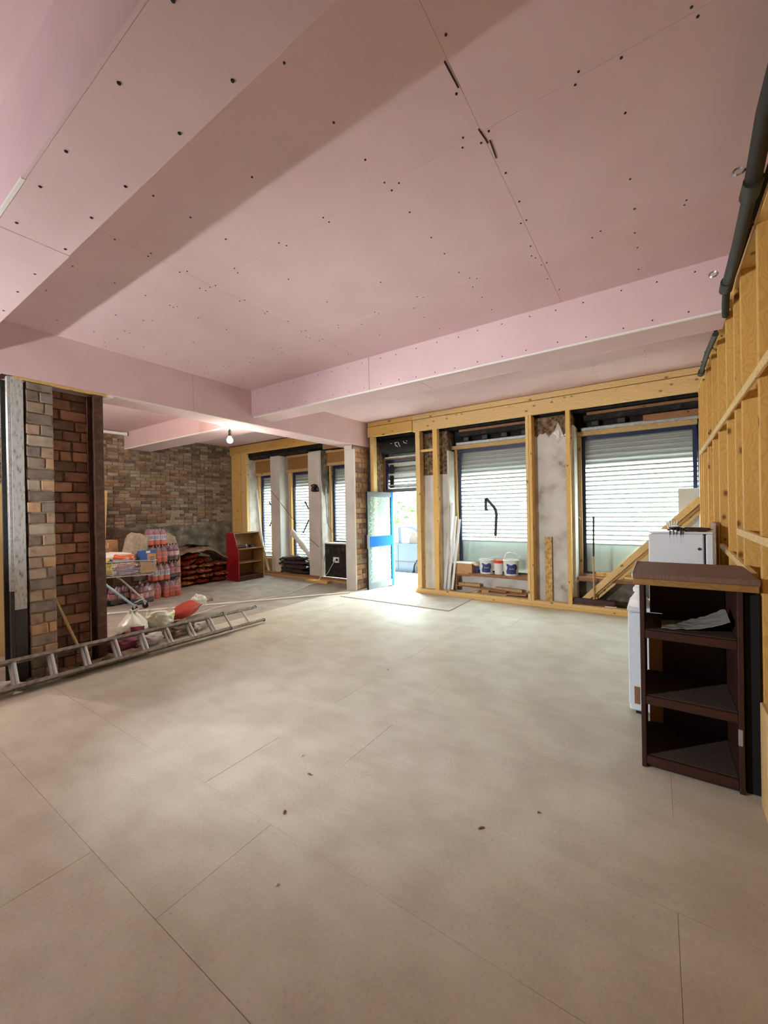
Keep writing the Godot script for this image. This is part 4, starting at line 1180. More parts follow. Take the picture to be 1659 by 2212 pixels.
	for q in [[0.36, 3.17, -2.56], [0.35, 3.13, -3.5]]:
		mb = MB.new()
		mb.lathe([Vector2(0.022, -0.006), Vector2(0.028, 0.0), Vector2(0.022, 0.006), Vector2(0.016, 0.0), Vector2(0.022, -0.006)], 16, Vector3.ZERO, Basis(Vector3.RIGHT, 1.2))
		put("clip_ring", mb, M.chrome, p, v3(q[0] - 0.02, q[1] + 0.02, q[2]))
	for q in [[-2.85, 3.2], [-3.0, 3.12], [-5.0, 3.08], [-5.35, 3.09]]:
		tubed(p, "strap", M.rust_steel, [v3(0.40, q[1], q[0]), v3(0.462, q[1] + 0.045, q[0] - 0.03)], 0.010, 6)

# ---------------------------------------------------------------- things in and under the right-hand windows
func tub(called, label, at, r, h, body, lid, blotch):
	var t = thing(called, label, "tub", at, 0.0, "")
	var mb := MB.new()
	mb.lathe([Vector2(0, 0), Vector2(r * 0.86, 0), Vector2(r * 0.88, 0.01), Vector2(r * 0.98, h * 0.9), Vector2(r, h * 0.9), Vector2(r * 1.04, h * 0.93), Vector2(r * 1.04, h * 0.97), Vector2(r * 0.97, h), Vector2(r * 0.93, h * 0.97), Vector2(r * 0.90, h * 0.8), Vector2(0, h * 0.8)], 28)
	put("body", mb, body, t)
	if lid:
		mb = MB.new()
		mb.lathe([Vector2(r * 1.05, h * 0.82), Vector2(r * 1.06, h * 1.0), Vector2(r * 1.0, h * 1.03), Vector2(0, h * 1.03)], 28)
		put("lid", mb, lid, t)
	if blotch:
		mb = MB.new()
		mb.grid(16, 8, func(u, w):
			var a: float = lerpf(0.5, 1.9, u) + 0.1 * sin(w * 7.0)
			var y: float = lerpf(h * 0.12, h * 0.72, w) * (1.0 + 0.06 * sin(u * 9.0))
			var rr: float = r * (0.885 + 0.10 * y / h) + 0.002
			return v3(rr * cos(a), y, rr * sin(a)))
		var l = put("printed_label", mb, blotch, t)
		mb = MB.new()
		for k in 4:
			var a := 0.95 + 0.17 * k
			var rr: float = r * 0.945 + 0.003
			mb.box(v3(rr * cos(a), h * 0.45, rr * sin(a)), v3(0.012, 0.012, 0.003), Basis(Vector3.UP, PI / 2 - a), 0.0)
		put("print", mb, M.paper, l)
	return t

func build_window_ledges():
	# ledge with tubs
	var l = bb(self, "ledge", M.old_timber, v3(-2.90, 0.375, -7.0), v3(-1.78, 0.43, -7.28), 0.004)
	tag(l, "brown timber ledge under the window carrying the paint tubs", "ledge")
	bb(self, "ledge", M.old_timber, v3(-3.24, 0.36, -7.02), v3(-2.905, 0.40, -7.28), 0.004)
	tag(get_child(-1), "short brown timber ledge under the cardboard box", "ledge")
	bb(self, "post", M.old_timber, v3(-3.24, 0.096, -7.03), v3(-3.14, 0.36, -7.1), 0.004)
	tag(get_child(-1), "short brown post beneath the cardboard box", "post")
	tub("paint_tub", "open white paint tub with dark blue print next to the small blue can", v3(-2.60, 0.43, -7.12), 0.125, 0.26, M.tub_white, null, M.tub_blue)
	tub("paint_tub", "slim white tub with an orange-red lid between two paint tubs", v3(-2.375, 0.43, -7.12), 0.078, 0.245, M.tub_white, M.lid_red, null)
	tub("paint_tub", "open white tub with a blue painted label and raised wire handle", v3(-2.15, 0.43, -7.12), 0.135, 0.275, M.tub_white, null, M.tub_blue)
	var tubs := [get_child(-3), get_child(-1)]
	tubed(tubs[0], "wire_handle", M.chrome, curve([v3(-0.12, 0.24, 0), v3(0.0, 0.27, 0.08), v3(0.12, 0.28, 0.02), v3(0.2, 0.30, -0.02)], 5), 0.004, 6)
	tubed(tubs[1], "wire_handle", M.chrome, curve([v3(-0.13, 0.25, 0), v3(-0.10, 0.36, -0.02), v3(-0.02, 0.40, -0.03), v3(0.10, 0.36, -0.02), v3(0.13, 0.25, 0)], 5), 0.004, 6)
	var can = thing("can", "small dark blue can between the cardboard box and a paint tub", "can", v3(-2.765, 0.43, -7.10))
	var mb := MB.new()
	mb.lathe([Vector2(0, 0), Vector2(0.03, 0), Vector2(0.033, 0.006), Vector2(0.033, 0.11), Vector2(0.028, 0.12), Vector2(0, 0.12)], 18)
	put("body", mb, M.tub_blue, can)
	mb = MB.new()
	mb.lathe([Vector2(0.028, 0.12), Vector2(0.03, 0.124), Vector2(0.024, 0.126), Vector2(0, 0.122)], 18)
	put("rim", mb, M.chrome, can)
	var bxn = thing("cardboard_box", "brown cardboard box with folded top on the ledge beside the white trims", "box", v3(-3.03, 0.40, -7.14))
	bb(bxn, "carton", M.cardboard, v3(-0.19, 0.0, -0.12), v3(0.19, 0.2, 0.12), 0.003)
	bx(bxn, "flap", M.paper, v3(-0.0, 0.204, 0.0), v3(0.38, 0.004, 0.25), Basis(Vector3.RIGHT, 0.03), 0.001)
	bx(bxn, "flap", M.cardboard, v3(0.22, 0.185, 0.0), v3(0.09, 0.004, 0.22), Basis(Vector3.BACK, -0.5), 0.001)
	# flattened cardboard and offcuts on the floor
	for q in [["flat brown cardboard sheet, widest of the scraps under the tub ledge", v3(-2.30, 0.115, -7.06), v3(0.85, 0.012, 0.20), v3(0.10, 0.06, 0.02)], ["folded cardboard strip lying across the other scraps", v3(-2.68, 0.16, -7.08), v3(0.95, 0.010, 0.16), v3(0.05, -0.05, -0.04)], ["dark scrap sheet sticking out under the cardboard near the post", v3(-1.98, 0.085, -7.03), v3(0.45, 0.010, 0.16), v3(0.0, 0.12, 0.0)]]:
		bx(self, "cardboard_sheet", M.cardboard if q[3].y < 0.1 else M.old_timber, q[1], q[2], Basis.from_euler(q[3]), 0.002)
		tag(get_child(-1), q[0], "cardboard", "scraps under the window")
	for q in [["short timber offcut at the left end of the scrap heap", v3(-2.93, 0.20, -7.12), v3(0.42, 0.055, 0.07), 0.05], ["short timber offcut at the right end of the scrap heap", v3(-2.20, 0.165, -7.14), v3(0.50, 0.05, 0.07), -0.12], ["stubby timber block in the middle of the scrap heap", v3(-2.58, 0.125, -6.98), v3(0.12, 0.06, 0.06), 0.5]]:
		bx(self, "timber_offcut", M.pine_worn, q[1], q[2], Basis(Vector3.UP, q[3]), 0.004)
		tag(get_child(-1), q[0], "offcut", "timber offcuts under the window")
	tubed(self, "rope_end", M.pine_worn, curve([v3(-2.55, 0.15, -7.0), v3(-2.72, 0.14, -6.94), v3(-2.86, 0.105, -6.86), v3(-2.92, 0.097, -6.84)], 5), 0.009, 7)
	tag(get_child(-1), "frayed piece of cord trailing over the sole plate below the tubs", "cord")
	# white profiles leaning in the corner
	for q in [[v3(-3.368, 0.097, -6.955), v3(-3.20, 1.735, -7.0), 0.05, "tallest of three white plastic profiles leaning beside the shuttered window"], [v3(-3.295, 0.097, -6.96), v3(-3.14, 1.48, -7.0), 0.045, "middle one of three white plastic profiles leaning beside the shuttered window"], [v3(-3.215, 0.097, -6.965), v3(-3.06, 1.42, -7.0), 0.04, "scuffed white profile, rightmost of three leaning beside the shuttered window"]]:
		var t = thing("plastic_profile", q[3], "profile", q[0], 0.0, "white profiles leaning by the window")
		var e: Vector3 = q[1] - q[0]
		bar(t, "face", M.pvc, Vector3.ZERO, e, q[2], 0.008, Vector3.BACK, 0.002)
		for s in [-1, 1]: bar(t, "lip", M.pvc, v3(s * q[2] * 0.45, 0, -0.012), e + v3(s * q[2] * 0.45, 0, -0.012), 0.006, 0.02, Vector3.BACK, 0.001)
	# fibreboard strip against the middle pier
	bx(self, "fibreboard_strip", M.osb, v3(-1.487, 0.60, -6.955), v3(0.108, 1.05, 0.02), Basis(Vector3.RIGHT, -0.012), 0.002)
	tag(get_child(-1), "speckled chipboard strip standing against the plastered pier", "board")
	# planks leaning across the right-hand window
	for q in [[v3(-1.02, 0.10, -6.93), v3(0.49, 1.70, -6.93), 0.085, 0.03, M.pine_pale, "front pine plank leaning diagonally across the right-hand window"], [v3(-0.97, 0.10, -6.975), v3(0.50, 1.63, -6.975), 0.07, 0.03, M.pine_worn, "darker second plank leaning just behind the front diagonal plank"], [v3(-0.90, 0.10, -7.02), v3(0.50, 1.55, -7.02), 0.07, 0.03, M.pine_pale, "rearmost of the diagonal planks leaning under the right-hand window"]]:
		bar(self, "plank", q[4], q[0], q[1], q[2], q[3], Vector3.BACK)
		tag(get_child(-1), q[5], "plank", "planks leaning across the window")
	bar(self, "white_trim", M.pvc, v3(-0.55, 0.55, -7.05), v3(0.49, 1.60, -7.05), 0.025, 0.012, Vector3.BACK)
	tag(get_child(-1), "thin white trim leaning beneath the diagonal planks", "trim")
	bb(self, "board_offcut", M.greyboard, v3(0.245, 0.53, -7.15), v3(0.48, 1.845, -7.165), 0.002)
	tag(get_child(-1), "upright grey board offcut behind the planks' upper ends", "board")
	# wide broom
	var b = thing("broom", "wide maroon broom standing upright under the right-hand window", "broom", v3(-0.825, 0.097, -6.885))
	bb(b, "head", M.dark_wood, v3(-0.29, 0.035, -0.03), v3(0.28, 0.095, 0.03), 0.006)
	mb = MB.new()
	mb.slab(PackedVector2Array([Vector2(-0.28, 0.0), Vector2(0.29, 0.0), Vector2(0.265, 0.037), Vector2(-0.275, 0.037)]), 0.05)
	put("bristles", mb, M.rust_steel, b)
	tubed(b, "handle", M.pine_worn, [v3(0, 0.09, 0), v3(0.004, 0.75, 0)], 0.0125, 10)
	tubed(b, "grip", M.pipe_black, [v3(0.004, 0.75, 0), v3(0.012, 1.36, -0.005)], 0.013, 10)
	bx(self, "plaster_scrap", M.board_core, v3(-0.60, 0.104, -6.875), v3(0.15, 0.012, 0.05), Basis(Vector3.UP, 0.1), 0.003)
	tag(get_child(-1), "broken bit of white plasterboard beside the broom head", "scrap")
	# timber on the sill of the right-hand window
	bb(self, "sill_board", M.old_timber, v3(-1.07, 0.44, -7.0), v3(0.46, 0.50, -7.24), 0.004)
	tag(get_child(-1), "dark timber sill board below the right-hand shuttered window", "sill")
	bb(self, "timber_piece", M.pine, v3(-0.83, 0.50, -7.2), v3(0.0, 0.565, -7.24), 0.004)
	tag(get_child(-1), "length of pine lying on the right-hand window sill", "timber")
	bx(self, "timber_piece", M.pine_pale, v3(-0.15, 0.515, -7.06), v3(0.6, 0.025, 0.05), Basis(Vector3.UP, -0.06), 0.003)
	tag(get_child(-1), "pale lath lying at the front of the right-hand window sill", "timber")
	tubed(self, "window_stay", M.white_plastic, curve([v3(-1.09, 1.46, -7.2), v3(-1.05, 1.42, -7.24), v3(-1.04, 1.36, -7.26), v3(-1.04, 1.25, -7.27)], 5), 0.012, 8)
	tag(get_child(-1), "small white bent stay on the right-hand window's lining", "window stay")

# ---------------------------------------------------------------- left bay
var packs := {}

func bottle(parent, liquid, label_m, x, z, y0 := 0.0):
	if not packs.has("bottle"):
		var a := MB.new()
		a.lathe([Vector2(0, 0), Vector2(0.045, 0), Vector2(0.054, 0.012), Vector2(0.056, 0.05), Vector2(0.053, 0.10), Vector2(0.056, 0.15), Vector2(0.056, 0.215)], 14)
		var b := MB.new()
		b.lathe([Vector2(0.056, 0.215), Vector2(0.050, 0.245), Vector2(0.030, 0.285), Vector2(0.015, 0.305), Vector2(0.014, 0.322)], 14)
		var c := MB.new()
		c.lathe([Vector2(0.016, 0.318), Vector2(0.017, 0.338), Vector2(0, 0.340)], 12)
		var d := MB.new()
		d.lathe([Vector2(0.0555, 0.098), Vector2(0.0575, 0.10), Vector2(0.0575, 0.20), Vector2(0.0555, 0.202)], 14)
		var e := MB.new()
		for k in 5: e.box(v3(0.0580 * cos(0.5 * k - 1.0), 0.15 + 0.008 * (k % 2), 0.0580 * sin(0.5 * k - 1.0)), v3(0.002, 0.07, 0.012), Basis(Vector3.UP, -(0.5 * k - 1.0)), 0.0)
		packs.bottle = [a, b, c, d, e]
	var P = packs.bottle
	var key := "b_%s_%s" % [liquid, label_m]
	if not packs.has(key): packs[key] = [P[0].mesh(M[liquid]), P[1].mesh(M.clear_neck), P[2].mesh(M.cap_dark), P[3].mesh(M[label_m]), P[4].mesh(M.label_blue if label_m != "label_pink" else M.paper)]
	var ms = packs[key]
	var o = put("bottle", ms[0], null, parent, v3(x, y0, z), Basis(Vector3.UP, rng.randf_range(-0.7, 0.7)))
	put("neck", ms[1], null, o); put("cap", ms[2], null, o); put("label", ms[3], null, o); put("print", ms[4], null, o)

func bottle_pack(label, liquid, label_m, at: Vector3, nx := 2, nz := 3, turn := 0.0):
	var t = thing("bottle_pack", label, "drinks pack", at, turn, "shrink-wrapped packs of drink bottles")
	for i in nx:
		for k in nz: bottle(t, liquid, label_m, (i - (nx - 1) / 2.0) * 0.115, (k - (nz - 1) / 2.0) * 0.115)
	var mb := MB.new()
	var hx := nx * 0.0575 + 0.004
	var hz := nz * 0.0575 + 0.004
	mb.grid(24, 5, func(u, w):
		var a: float = TAU * u
		var c := Vector2(signf(cos(a)) * pow(absf(cos(a)), 0.35), signf(sin(a)) * pow(absf(sin(a)), 0.35))
		var sh: float = 1.0 if w < 0.6 else 1.0 - 0.3 * (w - 0.6) / 0.4
		return v3(c.x * hx * sh, 0.02 + 0.28 * w, c.y * hz * sh))
	put("shrink_wrap", mb, M.film, t)
	return t

func build_left_bay():
	# drinks: four tiers of packs
	var OP := ["orange_drink", "label_orange"]
	var CP := ["cola", "label_pink"]
	bottle_pack("orange drinks pack on the floor at the right front of the bottle stack", "orange_drink", "label_orange", v3(-8.0, 0.0, -4.20))
	bottle_pack("orange drinks pack on the floor under the tall bottle column, nearest the trolley wheels", "orange_drink", "label_orange", v3(-8.02, 0.0, -3.82))
	bottle_pack("cola pack on the floor behind the right front orange pack", "cola", "label_pink", v3(-8.27, 0.0, -4.30))
	bottle_pack("cola pack on the floor directly beneath the trolley basket", "cola", "label_pink", v3(-8.12, 0.0, -3.32))
	bottle_pack("dark pink-labelled drinks pack on the floor between the trolley's slanting tubes", "cola", "label_pink", v3(-7.82, 0.0, -3.60), 2, 3, 0.3)
	bottle_pack("second-tier dark pack behind the end of the trolley basket", "cola", "label_pink", v3(-8.25, 0.341, -3.78))
	bottle_pack("second-tier orange drinks pack in the tall column", "orange_drink", "label_silver", v3(-8.0, 0.341, -3.99))
	bottle_pack("second-tier cola pack beside the red and gold bags", "cola", "label_orange", v3(-8.12, 0.341, -4.32), 2, 2)
	bottle_pack("third-tier orange drinks pack in the tall column", "orange_drink", "label_orange", v3(-8.0, 0.682, -3.95))
	bottle_pack("third-tier cola pack beside the tall column", "cola", "label_pink", v3(-8.12, 0.682, -4.30), 2, 2)
	bottle_pack("silver-labelled drinks pack, topmost of the bottle stack", "orange_drink", "label_silver", v3(-8.0, 1.023, -3.93))
	# a grey sack slumped behind the stack
	var mb := MB.new()
	mb.pillow(Vector3.ZERO, v3(0.42, 0.5, 0.42), Basis.from_euler(v3(0.1, 0.2, 0.15)), 77, 0.12)
	solo("sack", mb, M.sacking, "drooping brown sack behind the top of the bottle stack", "sack", v3(-8.55, 0.95, -4.38))
	bb(self, "pallet_box", M.cardboard, v3(-8.85, 0.0, -4.0), v3(-8.42, 0.72, -4.65), 0.01)
	tag(get_child(-1), "tall brown carton hidden behind the bottle stack", "box")
	# red and gold bags
	var rr := RandomNumberGenerator.new(); rr.seed = 44
	var shapes := []
	for i in 4:
		var q := MB.new()
		q.pillow(Vector3.ZERO, v3(0.56, 0.13, 0.38), Basis(), 500 + i, 0.10, 22, 12)
		var f := MB.new()
		f.box(v3(0.0, 0.0, 0.2), v3(0.4, 0.012, 0.03), Basis(), 0.004)
		f.box(v3(0.0, 0.0, -0.2), v3(0.4, 0.012, 0.03), Basis(), 0.004)
		shapes.append([q.mesh(M.gold_foil if i % 2 == 0 else M.red_foil), f.mesh(M.red_foil)])
	var rown := ["bottom", "second", "third", "fourth", "fifth", "top"]
	var coln := ["bottle end", "middle", "cabinet end"]
	for r in 6:
		for c in 3:
			if r >= 4 and c == 2 or r >= 5 and c == 1: continue
			var s = shapes[rr.randi() % 4] if r < 4 else shapes[1 + 2 * (rr.randi() % 2)]
			var t = thing("fuel_bag", "red and gold foil bag, %s row at the pile's %s" % [rown[r], coln[c]], "bag", v3(-8.84 + rr.randf_range(-0.04, 0.03), 0.065 + 0.118 * r, -4.92 - 0.385 * c - (0.1 if r % 2 else 0.0) + rr.randf_range(-0.02, 0.02)), rr.randf_range(-0.12, 0.12), "red and gold bags piled by the wall")
			t.rotation.x = 0.0 if r < 4 else 0.25
			put("bag", s[0], null, t); put("seam", s[1], null, t)
	# the tarpaulin thrown over the pile
	var nz := FastNoiseLite.new(); nz.seed = 8; nz.frequency = 1.6
	mb = MB.new()
	mb.grid(40, 20, func(u, w):
		var z: float = lerpf(-4.66, -6.08, u)
		var k := [[-4.66, 0.80], [-5.0, 0.80], [-5.3, 0.84], [-5.5, 0.80], [-5.72, 0.64], [-5.95, 0.57], [-6.04, 0.42], [-6.08, 0.06]]
		var y := 0.0
		for i in k.size() - 1:
			if z <= k[i][0] and z >= k[i + 1][0]: y = lerpf(k[i][1], k[i + 1][1], (k[i][0] - z) / (k[i][0] - k[i + 1][0]))
		var x: float = lerpf(-8.50, -9.4, w) - 0.1 * maxf(0.0, u - 0.7)
		return v3(x, maxf(0.02, y + 0.05 * nz.get_noise_2d(z * 2.0, x * 2.0) - (0.05 if w < 0.03 else 0.0)), z), 0.006)
	solo("tarpaulin", mb, M.tarpaulin, "stiff brown tarpaulin draped over the pile of red and gold bags", "tarpaulin")
	mb = MB.new()
	mb.grid(16, 8, func(u, w):
		return v3(-8.9 - 0.3 * w, 0.835 + 0.06 * sin(u * 2.2 + 0.9) * (1.0 - u * 0.9) + 0.02 * sin(w * 5 + u * 8), lerpf(-5.13, -5.62, u)), 0.01)
	solo("plastic_cover", mb, M.black_plastic, "crumpled black plastic lying on top of the brown tarpaulin", "cover")
	# red-sided display cabinet
	var c = thing("display_cabinet", "red-sided wooden shop cabinet with a sloping top below the pine posts", "cabinet", v3(-8.13, 0, -6.24))
	var prof := PackedVector2Array([Vector2(0, 0), Vector2(0, 0.76), Vector2(-0.05, 0.80), Vector2(-0.17, 1.14), Vector2(-0.46, 1.14), Vector2(-0.46, 0)])
	for s in [1, -1]:
		mb = MB.new(); mb.slab(prof, 0.025)
		put("side_panel", mb, M.red_paint if s > 0 else M.cabinet_wood, c, v3(0, 0, s * 0.36))
	bb(c, "back_panel", M.cabinet_wood, v3(-0.45, 0.02, -0.347), v3(-0.43, 1.13, 0.347))
	bb(c, "top", M.cabinet_wood, v3(-0.46, 1.115, -0.347), v3(-0.175, 1.138, 0.347))
	bb(c, "counter", M.cabinet_wood, v3(-0.43, 0.745, -0.347), v3(0.012, 0.765, 0.347))
	bb(c, "shelf", M.cabinet_wood, v3(-0.43, 0.41, -0.347), v3(-0.06, 0.43, 0.347))
	bb(c, "base", M.dark_wood, v3(-0.43, 0.09, -0.347), v3(-0.01, 0.11, 0.347))
	bb(c, "plinth", M.dark_wood, v3(-0.04, 0.0, -0.347), v3(-0.02, 0.09, 0.347))
	var tl = thing("hand_tool", "black power tool lying on the red-sided cabinet's counter", "tool", v3(-8.24, 0.765, -6.03))
	mb = MB.new(); mb.tube([v3(0, 0.045, -0.1), v3(0, 0.05, 0.0), v3(0, 0.045, 0.12)], [0.03, 0.042, 0.03], 12)
	put("motor", mb, M.black_plastic, tl)
	tubed(tl, "grip", M.black_plastic, [v3(0, 0.05, 0.03), v3(0.05, 0.02, 0.10)], 0.018)
	mb = MB.new(); mb.lathe([Vector2(0, 0.015), Vector2(0.05, 0.012), Vector2(0.05, -0.01), Vector2(0, -0.01)], 18, v3(0, 0.05, -0.12), Basis(Vector3.RIGHT, PI / 2))
	put("disc", mb, M.chrome, tl)
	bx(self, "tool_box", M.black_plastic, v3(-8.28, 0.80, -6.36), v3(0.1, 0.06, 0.16), Basis(Vector3.UP, 0.3), 0.012)
	tag(get_child(-1), "small black case on the counter beside the power tool", "case")
	bx(self, "note", M.paper, v3(-8.14, 0.767, -6.28), v3(0.05, 0.003, 0.13), Basis(Vector3.UP, 0.2), 0.0)
	tag(get_child(-1), "white slip lying at the edge of the cabinet's counter", "paper")

	# between the narrow windows
	tubed(self, "bent_trim", M.pvc, curve([v3(-8.849, 2.226, -6.985), v3(-8.807, 1.72, -7.0), v3(-8.746, 1.21, -7.0), v3(-8.614, 0.60, -7.0), v3(-8.41, 0.1, -6.985)], 6), 0.03, 8)
	tag(get_child(-1), "long bowed white trim leaning behind the red-sided cabinet", "trim")
	bar(self, "lath", M.pine_worn, v3(-8.70, 0.90, -6.99), v3(-8.37, 0.10, -6.985), 0.02, 0.02)
	tag(get_child(-1), "dark thin lath leaning beside the bowed white trim", "lath")
	mb = MB.new()
	mb.grid(20, 12, func(u, w):
		var p := v3(-7.70, 1.14, -7.12).lerp(v3(-6.99, 0.50, -7.10), u)
		var a: float = TAU * w
		var r := 0.075 + 0.012 * sin(u * 14.0)
		if u < 0.02 or u > 0.98: r *= 0.3
		return p + v3(0.66, 0.74, 0) * cos(a) * r + v3(0, 0, 1) * sin(a) * r * 0.5)
	solo("foam_roll", mb, M.pvc, "white foam roll leaning across the second narrow window", "foam")
	var bag_w := ["bottom one of", "second from the bottom of", "second from the top of", "topmost of"]
	for i in 4:
		var q := MB.new()
		q.pillow(Vector3.ZERO, v3(0.82, 0.135, 0.28), Basis.from_euler(v3(0, 0, 0.04 * (i - 1.5))), 600 + i, 0.14, 26, 12)
		var t = thing("bin_bag", "shiny dark bag, %s the stack between the grey columns" % bag_w[i], "bag", v3(-7.46 + 0.05 * (i % 2) - 0.03 * i, 0.15 + 0.105 * i, -7.07), 0.0, "dark bags stacked under the window")
		put("bag", q, M.black_bag, t)
		q = MB.new(); q.tube([v3(-0.38, 0, 0.05), v3(-0.44, -0.03, 0.08), v3(-0.47, -0.06, 0.09)], [0.03, 0.02, 0.035], 8)
		put("tied_end", q, M.black_bag, t)
	bb(self, "floor_block", M.plaster_stained, v3(-7.95, -0.002, -6.99), v3(-6.95, 0.075, -7.2), 0.01)
	tag(get_child(-1), "dirty plaster block beneath the stacked dark bags", "block")
	var sp = thing("socket_panel", "black boarded panel with a white double socket beside the pillar", "panel", v3(-6.0, 0.0, -7.02))
	bb(sp, "board", M.soot, v3(-0.42, 0.10, -0.18), v3(0.38, 0.86, 0.05), 0.004)
	bb(sp, "ledge", M.plaster_stained, v3(-0.43, 0.86, -0.2), v3(0.38, 0.885, 0.06), 0.004)
	var so = bb(sp, "double_socket", M.white_plastic, v3(-0.15, 0.44, 0.05), v3(0.02, 0.565, 0.075), 0.006)
	bx(so, "plug", M.white_plastic, v3(-0.04, -0.015, 0.03), v3(0.045, 0.05, 0.04), Basis(), 0.008)
	bx(so, "plug", M.black_plastic, v3(0.04, 0.01, 0.03), v3(0.045, 0.05, 0.04), Basis(), 0.008)
	tubed(self, "white_cable", M.white_plastic, curve([v3(-6.11, 0.47, -6.94), v3(-6.14, 0.35, -6.86), v3(-6.25, 0.18, -6.83), v3(-6.45, 0.11, -6.85), v3(-6.40, 0.03, -6.70), v3(-6.35, 0.006, -6.45), v3(-6.09, 0.006, -5.6), v3(-6.10, 0.006, -4.9), v3(-6.25, 0.006, -4.2), v3(-6.08, 0.006, -3.5)], 8), 0.006, 6)
	tag(get_child(-1), "white cable snaking from the socket panel across the concrete floor", "cable")
	tubed(self, "wire", M.pipe_black, curve([v3(-8.225, 2.173, -6.95), v3(-7.80, 1.77, -6.96), v3(-7.427, 1.419, -6.96), v3(-7.115, 1.116, -6.96), v3(-6.60, 0.78, -6.96)], 4), 0.006, 6)
	tag(get_child(-1), "slack black wire strung diagonally between the grey columns", "wire")
	tubed(self, "wire", M.pipe_black, curve([v3(-6.40, 2.3, -6.985), v3(-6.36, 1.7, -6.975), v3(-6.30, 1.3, -6.97), v3(-6.05, 1.05, -6.97), v3(-5.8, 0.95, -6.97)], 4), 0.005, 6)
	tag(get_child(-1), "thin dark wire drooping above the socket panel", "wire")
	mb = MB.new()
	for i in 6:
		var p := []
		for k in 5: p.append(v3(rng.randf_range(-0.1, 0.1), rng.randf_range(-0.09, 0.09), rng.randf_range(0.0, 0.07)))
		mb.tube(curve(p, 5), 0.014, 6)
	solo("cable_knot", mb, M.black_plastic, "knot of black cable fixed high on the right-hand grey column", "cables", v3(-6.68, 2.18, -6.985))
	tubed(self, "ceiling_wire", M.white_plastic, [v3(-5.73, 3.0, -4.06), v3(-6.3, 3.42, -6.0), v3(-6.9, 3.43, -6.8)], 0.004, 5)
	tag(get_child(-1), "thin pale wire running from the bulb to the timber header", "wire")
	bx(self, "timber_offcut", M.pine, v3(-6.40, 0.025, -6.72), v3(0.62, 0.05, 0.16), Basis(Vector3.UP, 0.06))
	tag(get_child(-1), "short pine offcut lying on the floor near the socket panel", "offcut")
	bar(self, "long_batten", M.board_core, v3(-7.75, 0.012, -2.40), v3(-5.02, 0.012, -6.13), 0.045, 0.022)
	tag(get_child(-1), "long thin white batten lying diagonally across the left bay's floor", "batten")
	# pipes at the far wall
	var wp = thing("wall_pipe", "fat white pipe stub under the ceiling against the old brick wall", "pipe", v3(0, 0, 0))
	tubed(wp, "pipe", M.pvc, [v3(-9.72, 3.385, -3.0), v3(-9.62, 3.385, -4.10)], 0.035, 12)
	tubed(wp, "end_cap", M.white_plastic, [v3(-9.622, 3.385, -4.08), v3(-9.615, 3.385, -4.16)], 0.042, 12)
	tubed(wp, "bracket", M.white_plastic, [v3(-9.66, 3.40, -3.7), v3(-9.66, 3.452, -3.7)], 0.006, 6)
	tubed(self, "wall_pipe", M.pvc, [v3(-9.72, 3.1, -1.72), v3(-9.72, 3.1, -2.05)], 0.055, 12)
	tag(get_child(-1), "white pipe end at the frame's left edge beyond the steel post", "pipe")
	# plywood sheets beyond the pier
	bx(self, "plywood_sheet", M.plywood, v3(-6.35, 1.0, -1.12), v3(0.02, 2.0, 0.62), Basis(Vector3.BACK, 0.10), 0.002)
	tag(get_child(-1), "tall yellow plywood sheet leaning left of the pale steel post", "plywood sheet")
	bx(self, "plywood_sheet", M.pine_pale, v3(-9.68, 1.07, -3.58), v3(0.02, 2.14, 0.30), Basis(Vector3.RIGHT, -0.05), 0.002)
	tag(get_child(-1), "narrow pale board leaning on the brick wall behind the rusty post", "board")
	build_trolley()

